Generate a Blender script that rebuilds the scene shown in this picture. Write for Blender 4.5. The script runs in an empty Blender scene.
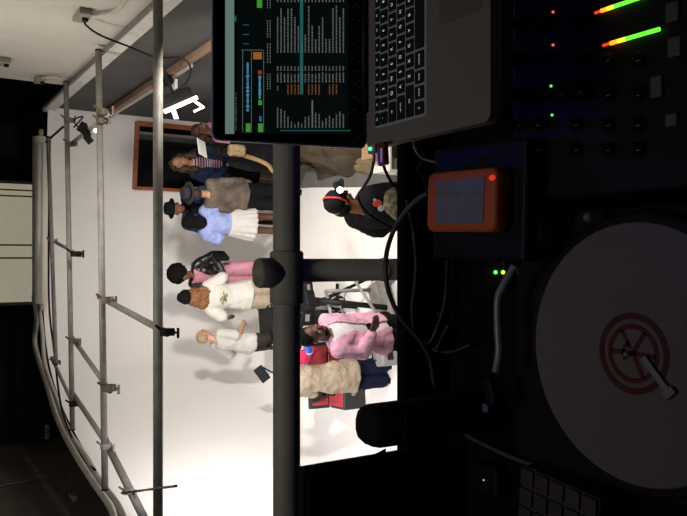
import bpy, bmesh, math, random
from mathutils import Vector, Matrix, noise
random.seed(7)
R = math.radians
scn = bpy.context.scene
COL = scn.collection
# ------------------------------------------------------------------ camera
H, PITCH, F = 4.8, R(31.7), 744.0
cp, sp_ = math.cos(PITCH), math.sin(PITCH)
FW = Vector((0, cp, -sp_)); UP = Vector((0, sp_, cp)); RT = Vector((1, 0, 0))
CAM = Vector((0, 0, H))
def P(x, y, ax, val):
    """point of the place seen at pixel x,y on the plane ax=val"""
    d = FW + RT*((258-y)/F) + UP*((343.5-x)/F)
    i = 'xyz'.index(ax)
    return CAM + d*((val-CAM[i])/d[i])
cd = bpy.data.cameras.new('camera'); cam = bpy.data.objects.new('camera', cd); COL.objects.link(cam)
m = Matrix((( -UP.x, RT.x, -FW.x), (-UP.y, RT.y, -FW.y), (-UP.z, RT.z, -FW.z)))
cam.matrix_world = Matrix.Translation(CAM) @ m.to_4x4()
cd.sensor_fit = 'HORIZONTAL'; cd.sensor_width = 36; cd.lens = F/687*36; cd.clip_start = .02
scn.camera = cam
scn.view_settings.view_transform = 'Standard'
scn.view_settings.look = 'None'
# ------------------------------------------------------------------ materials
MATS = {}
def mat(name, col, rough=.7, metal=0, nscale=0, namt=.15, bump=0, bscale=60, emit=None, estr=0, spec=.5, col2=None, sheen=0):
    if name in MATS: return MATS[name]
    m = bpy.data.materials.new(name); m.use_nodes = True
    nt = m.node_tree; b = nt.nodes['Principled BSDF']
    b.inputs['Base Color'].default_value = (*col, 1)
    b.inputs['Roughness'].default_value = rough; b.inputs['Metallic'].default_value = metal
    b.inputs['Specular IOR Level'].default_value = spec
    if sheen: b.inputs['Sheen Weight'].default_value = sheen
    tc = nt.nodes.new('ShaderNodeTexCoord')
    if nscale:
        n = nt.nodes.new('ShaderNodeTexNoise'); n.inputs['Scale'].default_value = nscale; n.inputs['Detail'].default_value = 5
        nt.links.new(tc.outputs['Object'], n.inputs['Vector'])
        r = nt.nodes.new('ShaderNodeValToRGB')
        r.color_ramp.elements[0].position = .35; r.color_ramp.elements[1].position = .65
        c2 = col2 or tuple(c*(1-namt) for c in col)
        r.color_ramp.elements[0].color = (*c2, 1); r.color_ramp.elements[1].color = (*col, 1)
        nt.links.new(n.outputs['Fac'], r.inputs['Fac']); nt.links.new(r.outputs['Color'], b.inputs['Base Color'])
    if bump:
        n = nt.nodes.new('ShaderNodeTexNoise'); n.inputs['Scale'].default_value = bscale; n.inputs['Detail'].default_value = 3
        nt.links.new(tc.outputs['Object'], n.inputs['Vector'])
        bp = nt.nodes.new('ShaderNodeBump'); bp.inputs['Strength'].default_value = bump; bp.inputs['Distance'].default_value = .01
        nt.links.new(n.outputs['Fac'], bp.inputs['Height']); nt.links.new(bp.outputs['Normal'], b.inputs['Normal'])
    if emit:
        b.inputs['Emission Color'].default_value = (*emit, 1); b.inputs['Emission Strength'].default_value = estr
    MATS[name] = m
    return m
def glow(name, col, s): return mat(name, tuple(c*.3 for c in col), .5, emit=col, estr=s)

WHITE = mat('cyc_white', (.80, .785, .76), .75, nscale=1.2, namt=.03, bump=.04, bscale=30)
GREYF = mat('grey_floor', (.15, .145, .14), .8, nscale=3, namt=.25)
DARKW = mat('dark_wall', (.075, .07, .067), .85, nscale=2.5, namt=.2, bump=.1, bscale=20)
LIGHTW = mat('warm_grey_wall', (.60, .57, .51), .8, nscale=2, namt=.1)
BLACKW = mat('black_wall', (.022, .018, .016), .9, nscale=2, namt=.4)
TRIMW = mat('trim_paint', (.62, .60, .56), .6, nscale=9, namt=.15)
CEILM = mat('dark_ceiling', (.03, .03, .03), .9, nscale=3, namt=.2)
STEEL = mat('galvanised_steel', (.23, .222, .20), .55, .15, nscale=14, namt=.25)
DSTEEL = mat('dark_steel', (.24, .232, .215), .55, .1, nscale=14, namt=.25)
RAILM = mat('rail_steel', (.34, .325, .28), .6, .0, nscale=8, namt=.2)
BRASS = mat('brass_clamp', (.11, .09, .06), .55, .3, nscale=40, namt=.3)
BLKP = mat('black_plastic', (.009, .009, .010), .5, nscale=20, namt=.3, spec=.18)
BLKM = mat('black_matte', (.009, .009, .009), .8, nscale=20, namt=.3, spec=.2)
DESKM = mat('black_desk', (.005, .005, .006), .8, nscale=10, namt=.3, spec=.1)
RUBBER = mat('black_rubber', (.010, .010, .011), .7, nscale=30, namt=.2, spec=.2)
GREYP = mat('grey_plastic', (.25, .25, .24), .6, nscale=20, namt=.2)
WOOD = mat('orange_wood', (.36, .10, .03), .5, nscale=8, namt=.35, bump=.1)
WHITEP = mat('white_plastic', (.7, .68, .63), .5, nscale=20, namt=.1)
PAPER = mat('paper', (.8, .78, .74), .8, nscale=10, namt=.05)
# ------------------------------------------------------------------ object helpers
def tag(o, label=None, cat=None, group=None, kind=None):
    if label: o['label'] = label
    if cat: o['category'] = cat
    if group: o['group'] = group
    if kind: o['kind'] = kind
    return o
def thing(name, label, cat, loc=(0, 0, 0), rz=0, group=None):
    o = bpy.data.objects.new(name, None); COL.objects.link(o)
    o.location = loc; o.rotation_euler = (0, 0, rz); o.empty_display_size = .1
    return tag(o, label, cat, group)
def link(name, me, mt, parent=None, smooth=False):
    o = bpy.data.objects.new(name, me); COL.objects.link(o)
    if mt is not None:
        for q in (mt if isinstance(mt, (list, tuple)) else [mt]): me.materials.append(q)
    if parent: o.parent = parent
    if smooth:
        for p in me.polygons: p.use_smooth = True
    return o
class MB:
    """collects shapes into one mesh"""
    def __init__(s): s.v = []; s.f = []; s.mi = []; s.cur = 0
    def add(s, vs, fs):
        k = len(s.v); s.v += [Vector(v) for v in vs]; s.f += [[i+k for i in f] for f in fs]; s.mi += [s.cur]*len(fs)
        return s
    def box(s, c, d, rot=None, bev=0):
        bm = bmesh.new(); bmesh.ops.create_cube(bm, size=1)
        for v in bm.verts: v.co = Vector((v.co.x*d[0], v.co.y*d[1], v.co.z*d[2]))
        if bev: bmesh.ops.bevel(bm, geom=bm.edges[:], offset=min(bev, min(d)*.45), segments=3, affect='EDGES', profile=.5)
        M = Matrix.Translation(c) @ (rot.to_4x4() if rot else Matrix())
        bm.verts.index_update()
        s.add([M @ v.co for v in bm.verts], [[v.index for v in f.verts] for f in bm.faces]); bm.free(); return s
    def loft(s, rings, seg=16, cap=True):
        """rings: (centre, rx, ry, xdir, ydir)"""
        vs = []; fs = []
        for c, rx, ry, xd, yd in rings:
            for i in range(seg):
                a = 2*math.pi*i/seg; vs.append(Vector(c)+xd*(rx*math.cos(a))+yd*(ry*math.sin(a)))
        n = len(rings)
        for j in range(n-1):
            for i in range(seg):
                i2 = (i+1) % seg; fs.append([j*seg+i, j*seg+i2, (j+1)*seg+i2, (j+1)*seg+i])
        if cap: fs.append(list(range(seg))[::-1]); fs.append([(n-1)*seg+i for i in range(seg)])
        return s.add(vs, fs)
    def tube(s, pts, r, seg=10, rad=None):
        pts = [Vector(p) for p in pts]; rings = []; n = len(pts); px = None
        for i, p in enumerate(pts):
            t = (pts[min(i+1, n-1)]-pts[max(i-1, 0)]).normalized()
            if px is None: px = t.orthogonal().normalized()
            xd = (px - t*px.dot(t)).normalized(); px = xd; yd = t.cross(xd)
            rr = rad[i] if rad else r
            rings.append((p, rr, rr, xd, yd))
        return s.loft(rings, seg)
    def capsule(s, p0, r0, p1, r1, seg=14, flat=1, xd=None):
        p0 = Vector(p0); p1 = Vector(p1); t = p1-p0; L = t.length
        t = t.normalized() if L > 1e-6 else Vector((0, 0, 1))
        xd = (xd - t*xd.dot(t)).normalized() if xd is not None else t.orthogonal().normalized()
        yd = t.cross(xd); rings = []
        for a in (-80, -55, -28, 0): 
            c = math.cos(R(a)); rings.append((p0+t*(r0*math.sin(R(a))), r0*c, r0*c*flat, xd, yd))
        for a in (0, 28, 55, 80):
            c = math.cos(R(a)); rings.append((p1+t*(r1*math.sin(R(a))), r1*c, r1*c*flat, xd, yd))
        return s.loft(rings, seg)
    def ell(s, c, rx, ry, rz, M=None, seg=18):
        M = M or Matrix.Identity(3); xd = M @ Vector((1, 0, 0)); yd = M @ Vector((0, 1, 0)); zd = M @ Vector((0, 0, 1))
        return s.loft([(Vector(c)+zd*(rz*math.sin(R(a))), rx*math.cos(R(a)), ry*math.cos(R(a)), xd, yd) for a in (-84, -65, -45, -22, 0, 22, 45, 65, 84)], seg)
    def lathe(s, prof, M=None, seg=28):
        """prof: (r,z) list closed by caps"""
        M = M or Matrix()
        xd = (M.to_3x3() @ Vector((1, 0, 0))); yd = (M.to_3x3() @ Vector((0, 1, 0)))
        return s.loft([(M @ Vector((0, 0, z)), r, r, xd, yd) for r, z in prof], seg)
    def build(s, name, mt, parent=None, smooth=False, bev=0):
        me = bpy.data.meshes.new(name); me.from_pydata([tuple(v) for v in s.v], [], s.f); me.update()
        o = link(name, me, mt, parent, smooth)
        for p, i in zip(me.polygons, s.mi): p.material_index = i
        if bev:
            b = o.modifiers.new('bevel', 'BEVEL'); b.width = bev; b.segments = 2; b.limit_method = 'ANGLE'
        return o
CL = bpy.data.textures.new('folds', 'CLOUDS'); CL.noise_scale = .11; CL.noise_depth = 2
CL2 = bpy.data.textures.new('curls', 'CLOUDS'); CL2.noise_scale = .035; CL2.noise_depth = 2
def blob(mb, name, mt, parent, vox=.009, disp=0, tex=CL, sm=4):
    """union of the shapes as one continuous smooth surface"""
    me = bpy.data.meshes.new('t'); me.from_pydata([tuple(v) for v in mb.v], [], mb.f)
    o = bpy.data.objects.new('t', me); COL.objects.link(o)
    r = o.modifiers.new('r', 'REMESH'); r.mode = 'VOXEL'; r.voxel_size = vox
    q = o.modifiers.new('s', 'SMOOTH'); q.factor = .5; q.iterations = sm
    if disp:
        d = o.modifiers.new('d', 'DISPLACE'); d.texture = tex; d.strength = disp; d.mid_level = .5
    dg = bpy.context.evaluated_depsgraph_get(); dg.update()
    nm = bpy.data.meshes.new_from_object(o.evaluated_get(dg)); nm.name = name
    bpy.data.objects.remove(o); bpy.data.meshes.remove(me)
    nm.materials.clear()
    return link(name, nm, mt, parent, True)
def spline(pts, n=8):
    pts = [Vector(p) for p in pts]; out = []
    for i in range(len(pts)-1):
        p0 = pts[max(i-1, 0)]; p1 = pts[i]; p2 = pts[i+1]; p3 = pts[min(i+2, len(pts)-1)]
        for k in range(n):
            t = k/n; out.append(.5*((2*p1)+(p2-p0)*t+(2*p0-5*p1+4*p2-p3)*t*t+(3*p1-p0-3*p2+p3)*t**3))
    out.append(pts[-1]); return out
def struct(name, mb, mt, smooth=False):
    o = mb.build(name, mt, None, smooth); o['kind'] = 'structure'; return o
def text_mesh(s, size, name, mt, parent, M):
    c = bpy.data.curves.new('t', 'FONT'); c.body = s; c.size = size; c.align_x = 'CENTER'; c.align_y = 'CENTER'
    o = bpy.data.objects.new('t', c); COL.objects.link(o)
    dg = bpy.context.evaluated_depsgraph_get(); dg.update()
    me = bpy.data.meshes.new_from_object(o.evaluated_get(dg)); bpy.data.objects.remove(o)
    me.materials.clear(); me.name = name
    q = link(name, me, mt, parent); q.matrix_local = M; return q
# ================================================================== SETTING
ZT = 2.95                                   # top of the white cyclorama
plan = spline([(2.0, 10.45, 0), (1.0, 10.6, 0), (-.15, 10.82, 0), (-.85, 10.72, 0), (-1.38, 10.36, 0), (-1.72, 9.75, 0), (-1.95, 9.0, 0), (-2.16, 7.9, 0), (-2.36, 6.8, 0), (-2.6, 5.2, 0), (-2.75, 3.6, 0)], 8)
def cyc():
    mb = MB(); n = len(plan); prof = [(0, ZT), (0, 1.9), (0, 1.1)]; rc = .6
    prof = [(0, ZT), (0, 2.1), (0, 1.2)] + [(rc-rc*math.cos(R(a)), rc-rc*math.sin(R(a))) for a in range(0, 91, 9)]
    vs = []; fs = []; k = len(prof)
    for i, p in enumerate(plan):
        t = (plan[min(i+1, n-1)]-plan[max(i-1, 0)]).normalized(); nn = Vector((-t.y, t.x, 0))   # into the room
        if nn.dot(Vector((-.3, 7, 0))-p) < 0: nn = -nn
        for o, z in prof: vs.append(p+nn*o+Vector((0, 0, max(z, .004))))
    for i in range(n-1):
        for j in range(k-1): fs.append([i*k+j, (i+1)*k+j, (i+1)*k+j+1, i*k+j+1])
    mb.add(vs, fs)
    return mb
def cyc_wall(name, i0, i1):
    mb = cyc(); k = 14; n = len(plan)
    fs = []
    for i in range(i0, i1):
        for j in range(k-1): fs.append([i*k+j, (i+1)*k+j, (i+1)*k+j+1, i*k+j+1])
    m2 = MB(); m2.v = mb.v; m2.f = fs; m2.mi = [0]*len(fs)
    o = struct(name, m2, WHITE, True)
    return o
# door opening is in the far right end of the back wall: build that stretch flat with the hole
XD0, XD1, ZD = 1.0, 1.90, 1.77
# split the plan: flat right stretch x 2.0..0.9 , then swept cove wall from there on
i0 = 8
cyc_wall('wall_back', i0, 18); cyc_wall('wall_back_left', 18, 44); cyc_wall('wall_left_white', 44, len(plan)-1)
mb = MB()
yb = plan[8].y
def q(a, b, c, d): mb.add([a, b, c, d], [[0, 1, 2, 3]])
yr = 10.45
def by(x): return yb+(yr-yb)*(x-1.0)/1.0
for x0, x1, z0, z1 in ((XD1, 2.0, 0, ZT), (XD0, XD1, ZD, ZT)):
    q((x0, by(x0), z0), (x1, by(x1), z0), (x1, by(x1), z1), (x0, by(x0), z1))
o = struct('wall_back_right', mb, WHITE)
# doorway frame (orange wood) and dark room behind it
df = MB()
ang = math.atan2(yr-yb, 1.0); rotd = Matrix.Rotation(ang, 3, 'Z')
df.box((XD0+.0, by(XD0)-.02, ZD/2), (.045, .10, ZD), rotd); df.box((XD1, by(XD1)-.02, ZD/2), (.07, .10, ZD), rotd)
df.box(((XD0+XD1)/2, by(1.45)-.02, ZD), (XD1-XD0+.05, .10, .05), rotd)
door = df.build('door_1', WOOD); door['kind'] = 'structure'
mb = MB(); mb.box((1.5, 12.0, 1.0), (1.5, .04, 2.0)).box((.80, 11.36, 1.0), (.04, 1.3, 2.0)).box((2.25, 11.36, 1.0), (.04, 1.3, 2.0)).box((1.5, 11.36, 1.96), (1.4, 1.3, .04))
struct('wall_passage', mb, BLACKW)
mb = MB(); mb.box((1.78, 10.75, .9), (.035, .5, 1.78))
o = mb.build('door_2', mat('grey_door_leaf', (.22, .21, .2), .6, nscale=5), None); o['kind'] = 'structure'
# floors
mb = MB(); mb.box((0, 5.5, -.05), (11, 15, .1)); struct('floor', mb, GREYF)
mb = MB(); pl = [(.62, 3.0), (.70, 5.6), (.779, 6.63), (.93, 8.6), (1.02, 10.6)]
pts = [Vector((x, y, .004)) for x, y in pl] + [p+Vector((0, -.02, .004)) for p in plan[9:]] 
pts.append(Vector((-2.75, 3.0, .004)))
mb.add(pts, [list(range(len(pts)))]); struct('floor_cyclorama', mb, WHITE)
# right wall: dark below the ledge, warm grey above
mb = MB(); mb.box((2.05, 5.2, 1.44), (.1, 11, 2.88)); struct('wall_right', mb, DARKW)
mb = MB(); mb.box((2.06, 3.6, 4.75), (.1, 10.94, 3.5)); struct('wall_right_upper', mb, LIGHTW)
mb = MB(); mb.box((1.985, 5.2, 2.93), (.05, 10.8, .13)); struct('trim_1', mb, TRIMW)
mb = MB(); mb.tube([(1.97, -1, 3.02), (1.97, 10.4, 3.02)], .022); struct('trim_2', mb, mat('conduit', (.2, .19, .17), .5, .3, nscale=20), True)
mb = MB(); mb.box((0, 13.0, 3.2), (11, .1, 6.6)); struct('wall_far', mb, BLACKW)
mb = MB(); mb.box((-3.05, 6.5, 3.2), (.1, 13, 6.6)); struct('wall_left', mb, mat('near_black_wall', (.14, .115, .10), .9, nscale=2, namt=.3))
mb = MB(); mb.box((3.2, 11.5, 3.2), (.1, 4, 6.6)); struct('wall_far_right', mb, BLACKW)
mb = MB(); mb.box((0, 5.5, 6.55), (11, 15, .1)); struct('ceiling', mb, CEILM)
mb = MB(); mb.box((0, -1.9, 3.2), (11, .1, 6.6)); struct('wall_front', mb, BLACKW)
mb = MB(); mb.box((-.48, -.35, 3.02), (4.9, 3.1, .16)); struct('floor_mezzanine', mb, BLKM)
# lighting batten on right wall (pale far half) and wooden batten (near half)
o = MB().box((1.93, 8.75, 2.2), (.06, 3.3, .05), bev=.01).build('lighting_track', mat('pale_metal', (.55, .54, .5), .35, .3, nscale=10), None)
tag(o, 'pale metal track fixed low along the dark side wall towards the doorway', 'track')
o = MB().box((1.94, 8.1, 2.26), (.07, 4.6, .06), bev=.008).build('wooden_batten', mat('brown_batten', (.24, .14, .10), .6, nscale=8, namt=.3), None)
tag(o, 'brown wooden batten running above the pale track on the dark side wall', 'batten')
# shuttered panel behind the cyclorama
t = thing('panelled_screen', 'cream panelled screen lit by added glow above the back wall behind the paper roll', 'screen', (0, 0, 0))
a = P(16, 183, 'y', 12.6); b = P(16, 303, 'y', 12.6)
edges = [b.x, P(16, 258, 'y', 12.6).x, P(16, 245, 'y', 12.6).x, P(16, 196, 'y', 12.6).x, P(16, 190, 'y', 12.6).x, a.x]
CREAM = mat('cream_panel_glow', (.62, .57, .43), .6, nscale=3, namt=.12, emit=(.62, .56, .42), estr=.42)  # emission stands in for light falling on the panels
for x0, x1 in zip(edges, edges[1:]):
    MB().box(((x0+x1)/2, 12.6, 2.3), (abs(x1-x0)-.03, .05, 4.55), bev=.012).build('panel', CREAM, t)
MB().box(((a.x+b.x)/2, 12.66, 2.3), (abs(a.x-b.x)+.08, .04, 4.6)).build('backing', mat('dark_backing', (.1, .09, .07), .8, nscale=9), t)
# ================================================================== GRID PIPES
def pipe(name, p0, p1, r, mt, label, cat='pipe', group=None):
    o = thing(name, label, cat, (Vector(p0)+Vector(p1))/2, 0, group); c = o.location
    d = (Vector(p1)-Vector(p0)).normalized()
    MB().tube([Vector(p0)-c, Vector(p1)-c], r, 20).build('tube', mt, o, True)
    for e, s in ((p0, -1), (p1, 1)):
        MB().tube([Vector(e)-c-d*s*.012, Vector(e)-c+d*s*.004], r*1.06, 20).build('end_cap', BLKP, o, True)
    return o
ZG = 3.08
A0 = P(158, 0, 'z', ZG); pa0 = Vector((1.96, A0.y, ZG)); pa1 = P(158, 516, 'z', ZG); pa1.x = -2.45
pipe('grid_pipe', pa0, pa1, .036, DSTEEL, 'thickest grey steel pipe spanning the studio, nearest the balcony')
pb0 = P(98.5, 46, 'z', ZG); pb0.x = 1.96; pb1 = P(105, 490, 'z', ZG)
pipe('grid_pipe', pb0, pb1, .030, STEEL, 'middle grey steel pipe spanning the studio above the white walls')
pc0 = P(66, 83, 'z', ZG); pc0.x = 1.96; pc1 = P(72.5, 430, 'z', ZG)
pipe('grid_pipe', pc0, pc1, .027, STEEL, 'thin steel pipe across the studio, second from the back wall')
pd0 = P(48, 137, 'z', ZG); pd1 = P(56, 365, 'z', ZG)
pipe('grid_pipe', pd0, pd1, .024, STEEL, 'thinnest steel pipe, just in front of the white paper roll')
def clamp(p, label, mt=BLKM, ax=Vector((1, 0, 0)), s=1.0, grp=None):
    t = thing('pipe_clamp', label, 'clamp', p, 0, grp)
    MB().tube([ax*-.03*s, ax*.03*s], .05*s, 16).tube([Vector((0, -.012, -.065*s)), Vector((0, -.012, -.02))], .034*s, 12).build('collar', mt, t, False)
    MB().tube([Vector((-.0, 0, -.05*s)), Vector((0, -.13*s, -.06*s))], .011*s, 8).build('bolt', mt, t)
    MB().box((0, -.13*s, -.06*s), (.085*s, .014*s, .022*s), bev=.004).build('wing_nut', mt, t)
    MB().tube([Vector((.02*s, .0, .04*s)), Vector((.06*s, 0, .09*s))], .012*s, 8).build('lever', mt, t)
    return t
def cross(a, b, label, r=.024, mt=STEEL, dz=-.05):
    return pipe('brace_pipe', P(*a, 'z', ZG+dz), P(*b, 'z', ZG+dz), r, mt, label)
cross((100, 297), (167, 333), 'short steel brace joining the nearest spanning pipe to the middle one', .027)
cross((48, 238), (77, 254), 'small steel brace just below the white paper roll', .02)
cross((71, 336), (110, 391), 'slanting steel brace between the thin pipe and the middle pipe', .024)
cross((52, 358), (72, 402), 'short steel brace by the curved cable bundle near the back corner', .02)
cross((72, 392), (108, 446), 'long slanting steel brace beside the curved top of the white wall', .026)
cross((105, 440), (150, 530), 'thick slanting steel brace at the left edge below the middle pipe end', .034)
cross((70, 145), (112, 112), 'short steel brace over the right end of the white wall holding a lamp', .022)
cross((46, 142), (63, 127), 'tiny dark brace beside the right end of the paper roll', .014, BLKM)
clamp(P(166, 332, 'z', ZG), 'black clamp on the nearest spanning pipe beside the brace joint', BLKM, s=.85)
clamp(P(106, 300, 'z', ZG), 'brass coloured clamp near the centre of the middle spanning pipe', BRASS, s=.95)
clamp(P(108, 388, 'z', ZG), 'brass coloured clamp on the middle pipe where the slanting brace ends', BRASS, s=1.0)
clamp(P(75, 254, 'z', ZG), 'dark clamp on the thin pipe under the paper roll', BLKM, s=.95)
clamp(P(73, 341, 'z', ZG), 'brass coloured clamp on the thin pipe at the start of the slanting brace', BRASS, s=.85)
clamp(P(73, 404, 'z', ZG), 'dark clamp near the left end of the thin pipe', BLKM, s=.85)
clamp(P(105, 446, 'z', ZG), 'grey clamp near the left end of the middle pipe', DSTEEL, s=.85)
clamp(P(68, 120, 'z', ZG), 'brown clamp on the thin pipe near its right end', BRASS, s=.85)
clamp(P(70, 144, 'z', ZG), 'brown clamp on the thin pipe holding the lamp brace', BRASS, s=.8)
clamp(P(103, 112, 'z', ZG), 'dark clamp on the middle pipe near the dark side wall, beside the clip lamp', BRASS, s=.95)
clamp(P(101, 121, 'z', ZG), 'brown clamp on the middle pipe just above the clip lamp end', BRASS, s=.85)
clamp(P(52, 241, 'z', ZG), 'tiny steel clamp on the thinnest pipe under the paper roll', STEEL, s=.7)
clamp(P(55, 362, 'z', ZG), 'tiny steel clamp at the left end of the thinnest pipe', BRASS, s=.7)
pipe('threaded_rod', P(122, 493, 'z', ZG+.05), P(176, 486, 'z', ZG+.05), .009, DSTEEL, 'thin threaded rod lying across the nearest spanning pipe', 'rod')
clamp(P(127, 491, 'z', ZG), 'steel clamp holding the thin threaded rod', STEEL, s=.75)
# clip lamp on the brace
c = P(86, 132, 'z', ZG-.02)
t = thing('clip_lamp', 'small black clip lamp with one bright spot on the far grid pipes', 'lamp', c)
MB().box((0, 0, 0), (.09, .26, .05), Matrix.Rotation(R(-35), 3, 'Z'), bev=.01).build('housing', BLKM, t)
MB().box((.06, .09, .02), (.11, .012, .07), Matrix.Rotation(R(30), 3, 'Y'), bev=.003).build('barn_door', BLKM, t)
MB().box((-.08, -.06, -.01), (.09, .012, .07), Matrix.Rotation(R(-40), 3, 'Y'), bev=.003).build('barn_door', BLKM, t)
MB().lathe([(.02, 0), (.024, .01), (.018, .02), (.006, .024)], Matrix.Translation((.0, -.13, -.06)) @ Matrix.Rotation(R(100), 4, 'X')).build('bulb', glow('lamp_bulb', (1, .97, .9), 3), t, True)
MB().tube(spline([(0, 0, .03), (.1, 0, .12), (.16, .05, .02), (.05, .1, .1)]), .008).build('cable', BLKM, t, True)
# paper roll
r0 = P(41, 137, 'y', 10.42); r1 = P(41, 303, 'y', 10.5)
t = thing('paper_roll', 'long white backdrop paper roll lying along the top of the white wall', 'paper roll', (r0+r1)/2)
c = t.location.copy()
MB().tube([r0-c, r1-c], .108, 28).build('roll', mat('roll_paper', (.72, .69, .63), .7, nscale=2, namt=.06), t, True)
dd = (r1-r0).normalized()
for e, s in ((r0, -1), (r1, 1)):
    MB().tube([e-c, e-c+dd*s*.10], .03, 16).build('core', mat('cardboard_core', (.42, .33, .22), .8, nscale=20), t, True)
# cable bundle along the wall top
def onz(pts, z): return [P(x, y, 'z', z) for x, y in pts]
def cable(name, pts, r, mt, label, cat='cable', group=None):
    return tag(MB().tube(spline(pts, 10), r, 10).build(name, mt, None, True), label, cat, group)
HOSE = mat('pale_hose', (.60, .57, .50), .6, nscale=10, namt=.2)
cable('cable_conduit', onz([(34, 296), (37, 318), (35, 345), (47, 385), (58, 420), (73, 450), (92, 480), (112, 510), (118, 540)], 3.0), .035, HOSE, 'thick pale conduit lying on the curved top of the white wall, outer one', 'conduit')
cable('cable_conduit', onz([(38, 300), (42, 330), (45, 365), (56, 398), (68, 430), (85, 455), (101, 482), (118, 505), (128, 530)], 3.02), .028, mat('grey_hose', (.42, .40, .35), .6, nscale=10), 'thinner grey conduit snaking along the curved wall top, inner one', 'conduit')
cable('black_cable', onz([(50, 140), (49, 200), (49, 300), (54, 350), (62, 410), (80, 452), (95, 470)], 3.03), .012, BLKM, 'black cable running below the paper roll and around the wall corner')
# wall sockets, upper right
def socket(px, py, w, label):
    p = P(px, py, 'x', 2.0)
    t = thing('wall_socket', label, 'socket', p)
    MB().box((-.02, 0, 0), (.05, w, .10), bev=.008).build('plate', mat('socket_grey', (.30, .28, .25), .6, nscale=10), t)
    MB().box((-.055, -.02, -.02), (.035, .045, .045), bev=.006).build('plug', BLKP, t)
    return p
s1 = socket(82, 13, .26, 'grey double socket with black plug on the pale upper wall, the larger one')
s2 = socket(40, 78, .22, 'grey socket on the pale upper wall near its far edge, low by the ledge')
s3 = socket(4, 60, .20, 'white rounded wall fitting at the far end of the pale upper wall')
cable('lamp_cable', [s1+Vector((-.06, 0, -.03)), P(86, 25, 'x', 1.93), P(100, 35, 'x', 1.9), P(130, 47, 'x', 1.85), P(155, 57, 'x', 1.8), P(180, 58, 'x', 1.72), P(190, 66, 'x', 1.66), P(188, 80, 'x', 1.62), P(176, 92, 'x', 1.56)], .009, BLKM, 'black cable drooping from the wall socket down to the bright tube light')
cable('socket_conduit', [s1+Vector((-.02, .1, 0)), P(95, 16, 'x', 1.97), P(112, 13, 'x', 1.97), P(122, 4, 'x', 1.97), P(128, -6, 'x', 1.97)], .02, HOSE, 'pale conduit bending away from the larger wall socket', 'conduit')
cable('socket_conduit', [s2+Vector((-.02, -.06, 0)), P(50, 77, 'x', 1.97), P(60, 78, 'x', 1.97)], .014, HOSE, 'short pale conduit from the small wall socket to the ledge', 'conduit')
for (px, py, l) in ((47, 432, 'small pale fitting on the dark wall behind the cable bundle, without a cable'), (73, 498, 'small pale fitting on the near black left wall with a cable')):
    p = P(px, py, 'x', -2.98) if px > 60 else P(px, py, 'y', 12.92)
    t = thing('wall_fitting', l, 'socket', p, 0 if px > 60 else R(-90))
    MB().box((0, 0, 0), (.05, .22, .07), bev=.012).build('plate', WHITEP, t)
    MB().box((.035, .02, -.0), (.03, .07, .04), bev=.006).build('plug', GREYP, t)
cable('wall_cable', [P(-20, 491, 'x', -2.97), P(0, 486, 'x', -2.97), P(40, 478, 'x', -2.97), P(66, 474, 'x', -2.97), P(72, 480, 'x', -2.97), P(68, 496, 'x', -2.96)], .01, mat('dim_cable', (.2, .18, .16), .6, nscale=10), 'thin pale cable looping across the near black left wall')
# ================================================================== TUBE LIGHT FIXTURE
c = P(180, 104, 'y', 7.15)
t = thing('tube_light', 'bright white tube light hanging by the dark side wall above the crowd', 'light', c)
def rel(px, py, off=0): return P(px, py, 'y', 7.15+off)-c
p0, p1 = rel(162, 113), rel(194, 99)
GLW = glow('tube_glow', (1, .98, .97), 5)
MB().tube([p0+Vector((0, -.08, 0)), p1+Vector((0, -.08, 0))], .020, 16).build('tube', GLW, t, True)
MB().box((p0+p1)/2+Vector((.07, .05, .03)), (.16, (p1-p0).length*1.0, .12), (p1-p0).to_track_quat('Y', 'Z').to_matrix(), bev=.02).build('housing', BLKM, t)
MB().add([rel(193, 98.5), rel(205, 107), rel(203, 109), rel(193, 101.5)], [[0, 1, 2, 3]]).build('reflector', GLW, t)
MB().add([rel(175, 108), rel(179, 119), rel(174, 119), rel(171, 111)], [[0, 1, 2, 3]]).build('diffuser', glow('soft_glow', (1, .9, .9), 1.6), t)
MB().tube([rel(202.5, 107.5), rel(194, 111.5)], .010, 10).build('lower_tube', GLW, t, True)
MB().tube([Vector((.06, 0, .05)), Vector((.44, -.05, .25))], .015).build('bracket', BLKM, t, True)
p = P(165, 80, 'x', 1.85)
t = thing('wall_lamp', 'small dark spotlight with pale shade on the brown batten', 'lamp', p)
MB().ell((0, 0, 0), .07, .07, .09).build('housing', BLKM, t, True)
MB().box((-.03, .03, -.11), (.1, .14, .03), bev=.01).build('shade', WHITEP, t)
# ================================================================== PEOPLE
def skinmat(n, c): return mat(n, c, .5, nscale=18, namt=.12, bump=.03, bscale=120)
SK_D = skinmat('skin_deep', (.11, .045, .025)); SK_M = skinmat('skin_brown', (.24, .105, .055)); SK_L = skinmat('skin_light', (.50, .27, .18)); SK_T = skinmat('skin_tan', (.40, .19, .11))
HB = mat('hair_black', (.006, .005, .005), .8, spec=.15, nscale=60, namt=.5, bump=.5, bscale=90)
HBR = mat('hair_brown', (.05, .022, .012), .6, nscale=60, namt=.5, bump=.5, bscale=90)
HOR = mat('hair_ginger', (.28, .12, .035), .6, nscale=60, namt=.5, bump=.5, bscale=90)
HBL = mat('hair_blond', (.36, .27, .16), .6, nscale=40, namt=.4, bump=.4, bscale=90)
def fab(n, c, namt=.15, ns=14, **k): return mat('fabric_'+n, c, .9, spec=.12, nscale=ns, namt=namt, bump=.25, bscale=45, **k)
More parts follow.
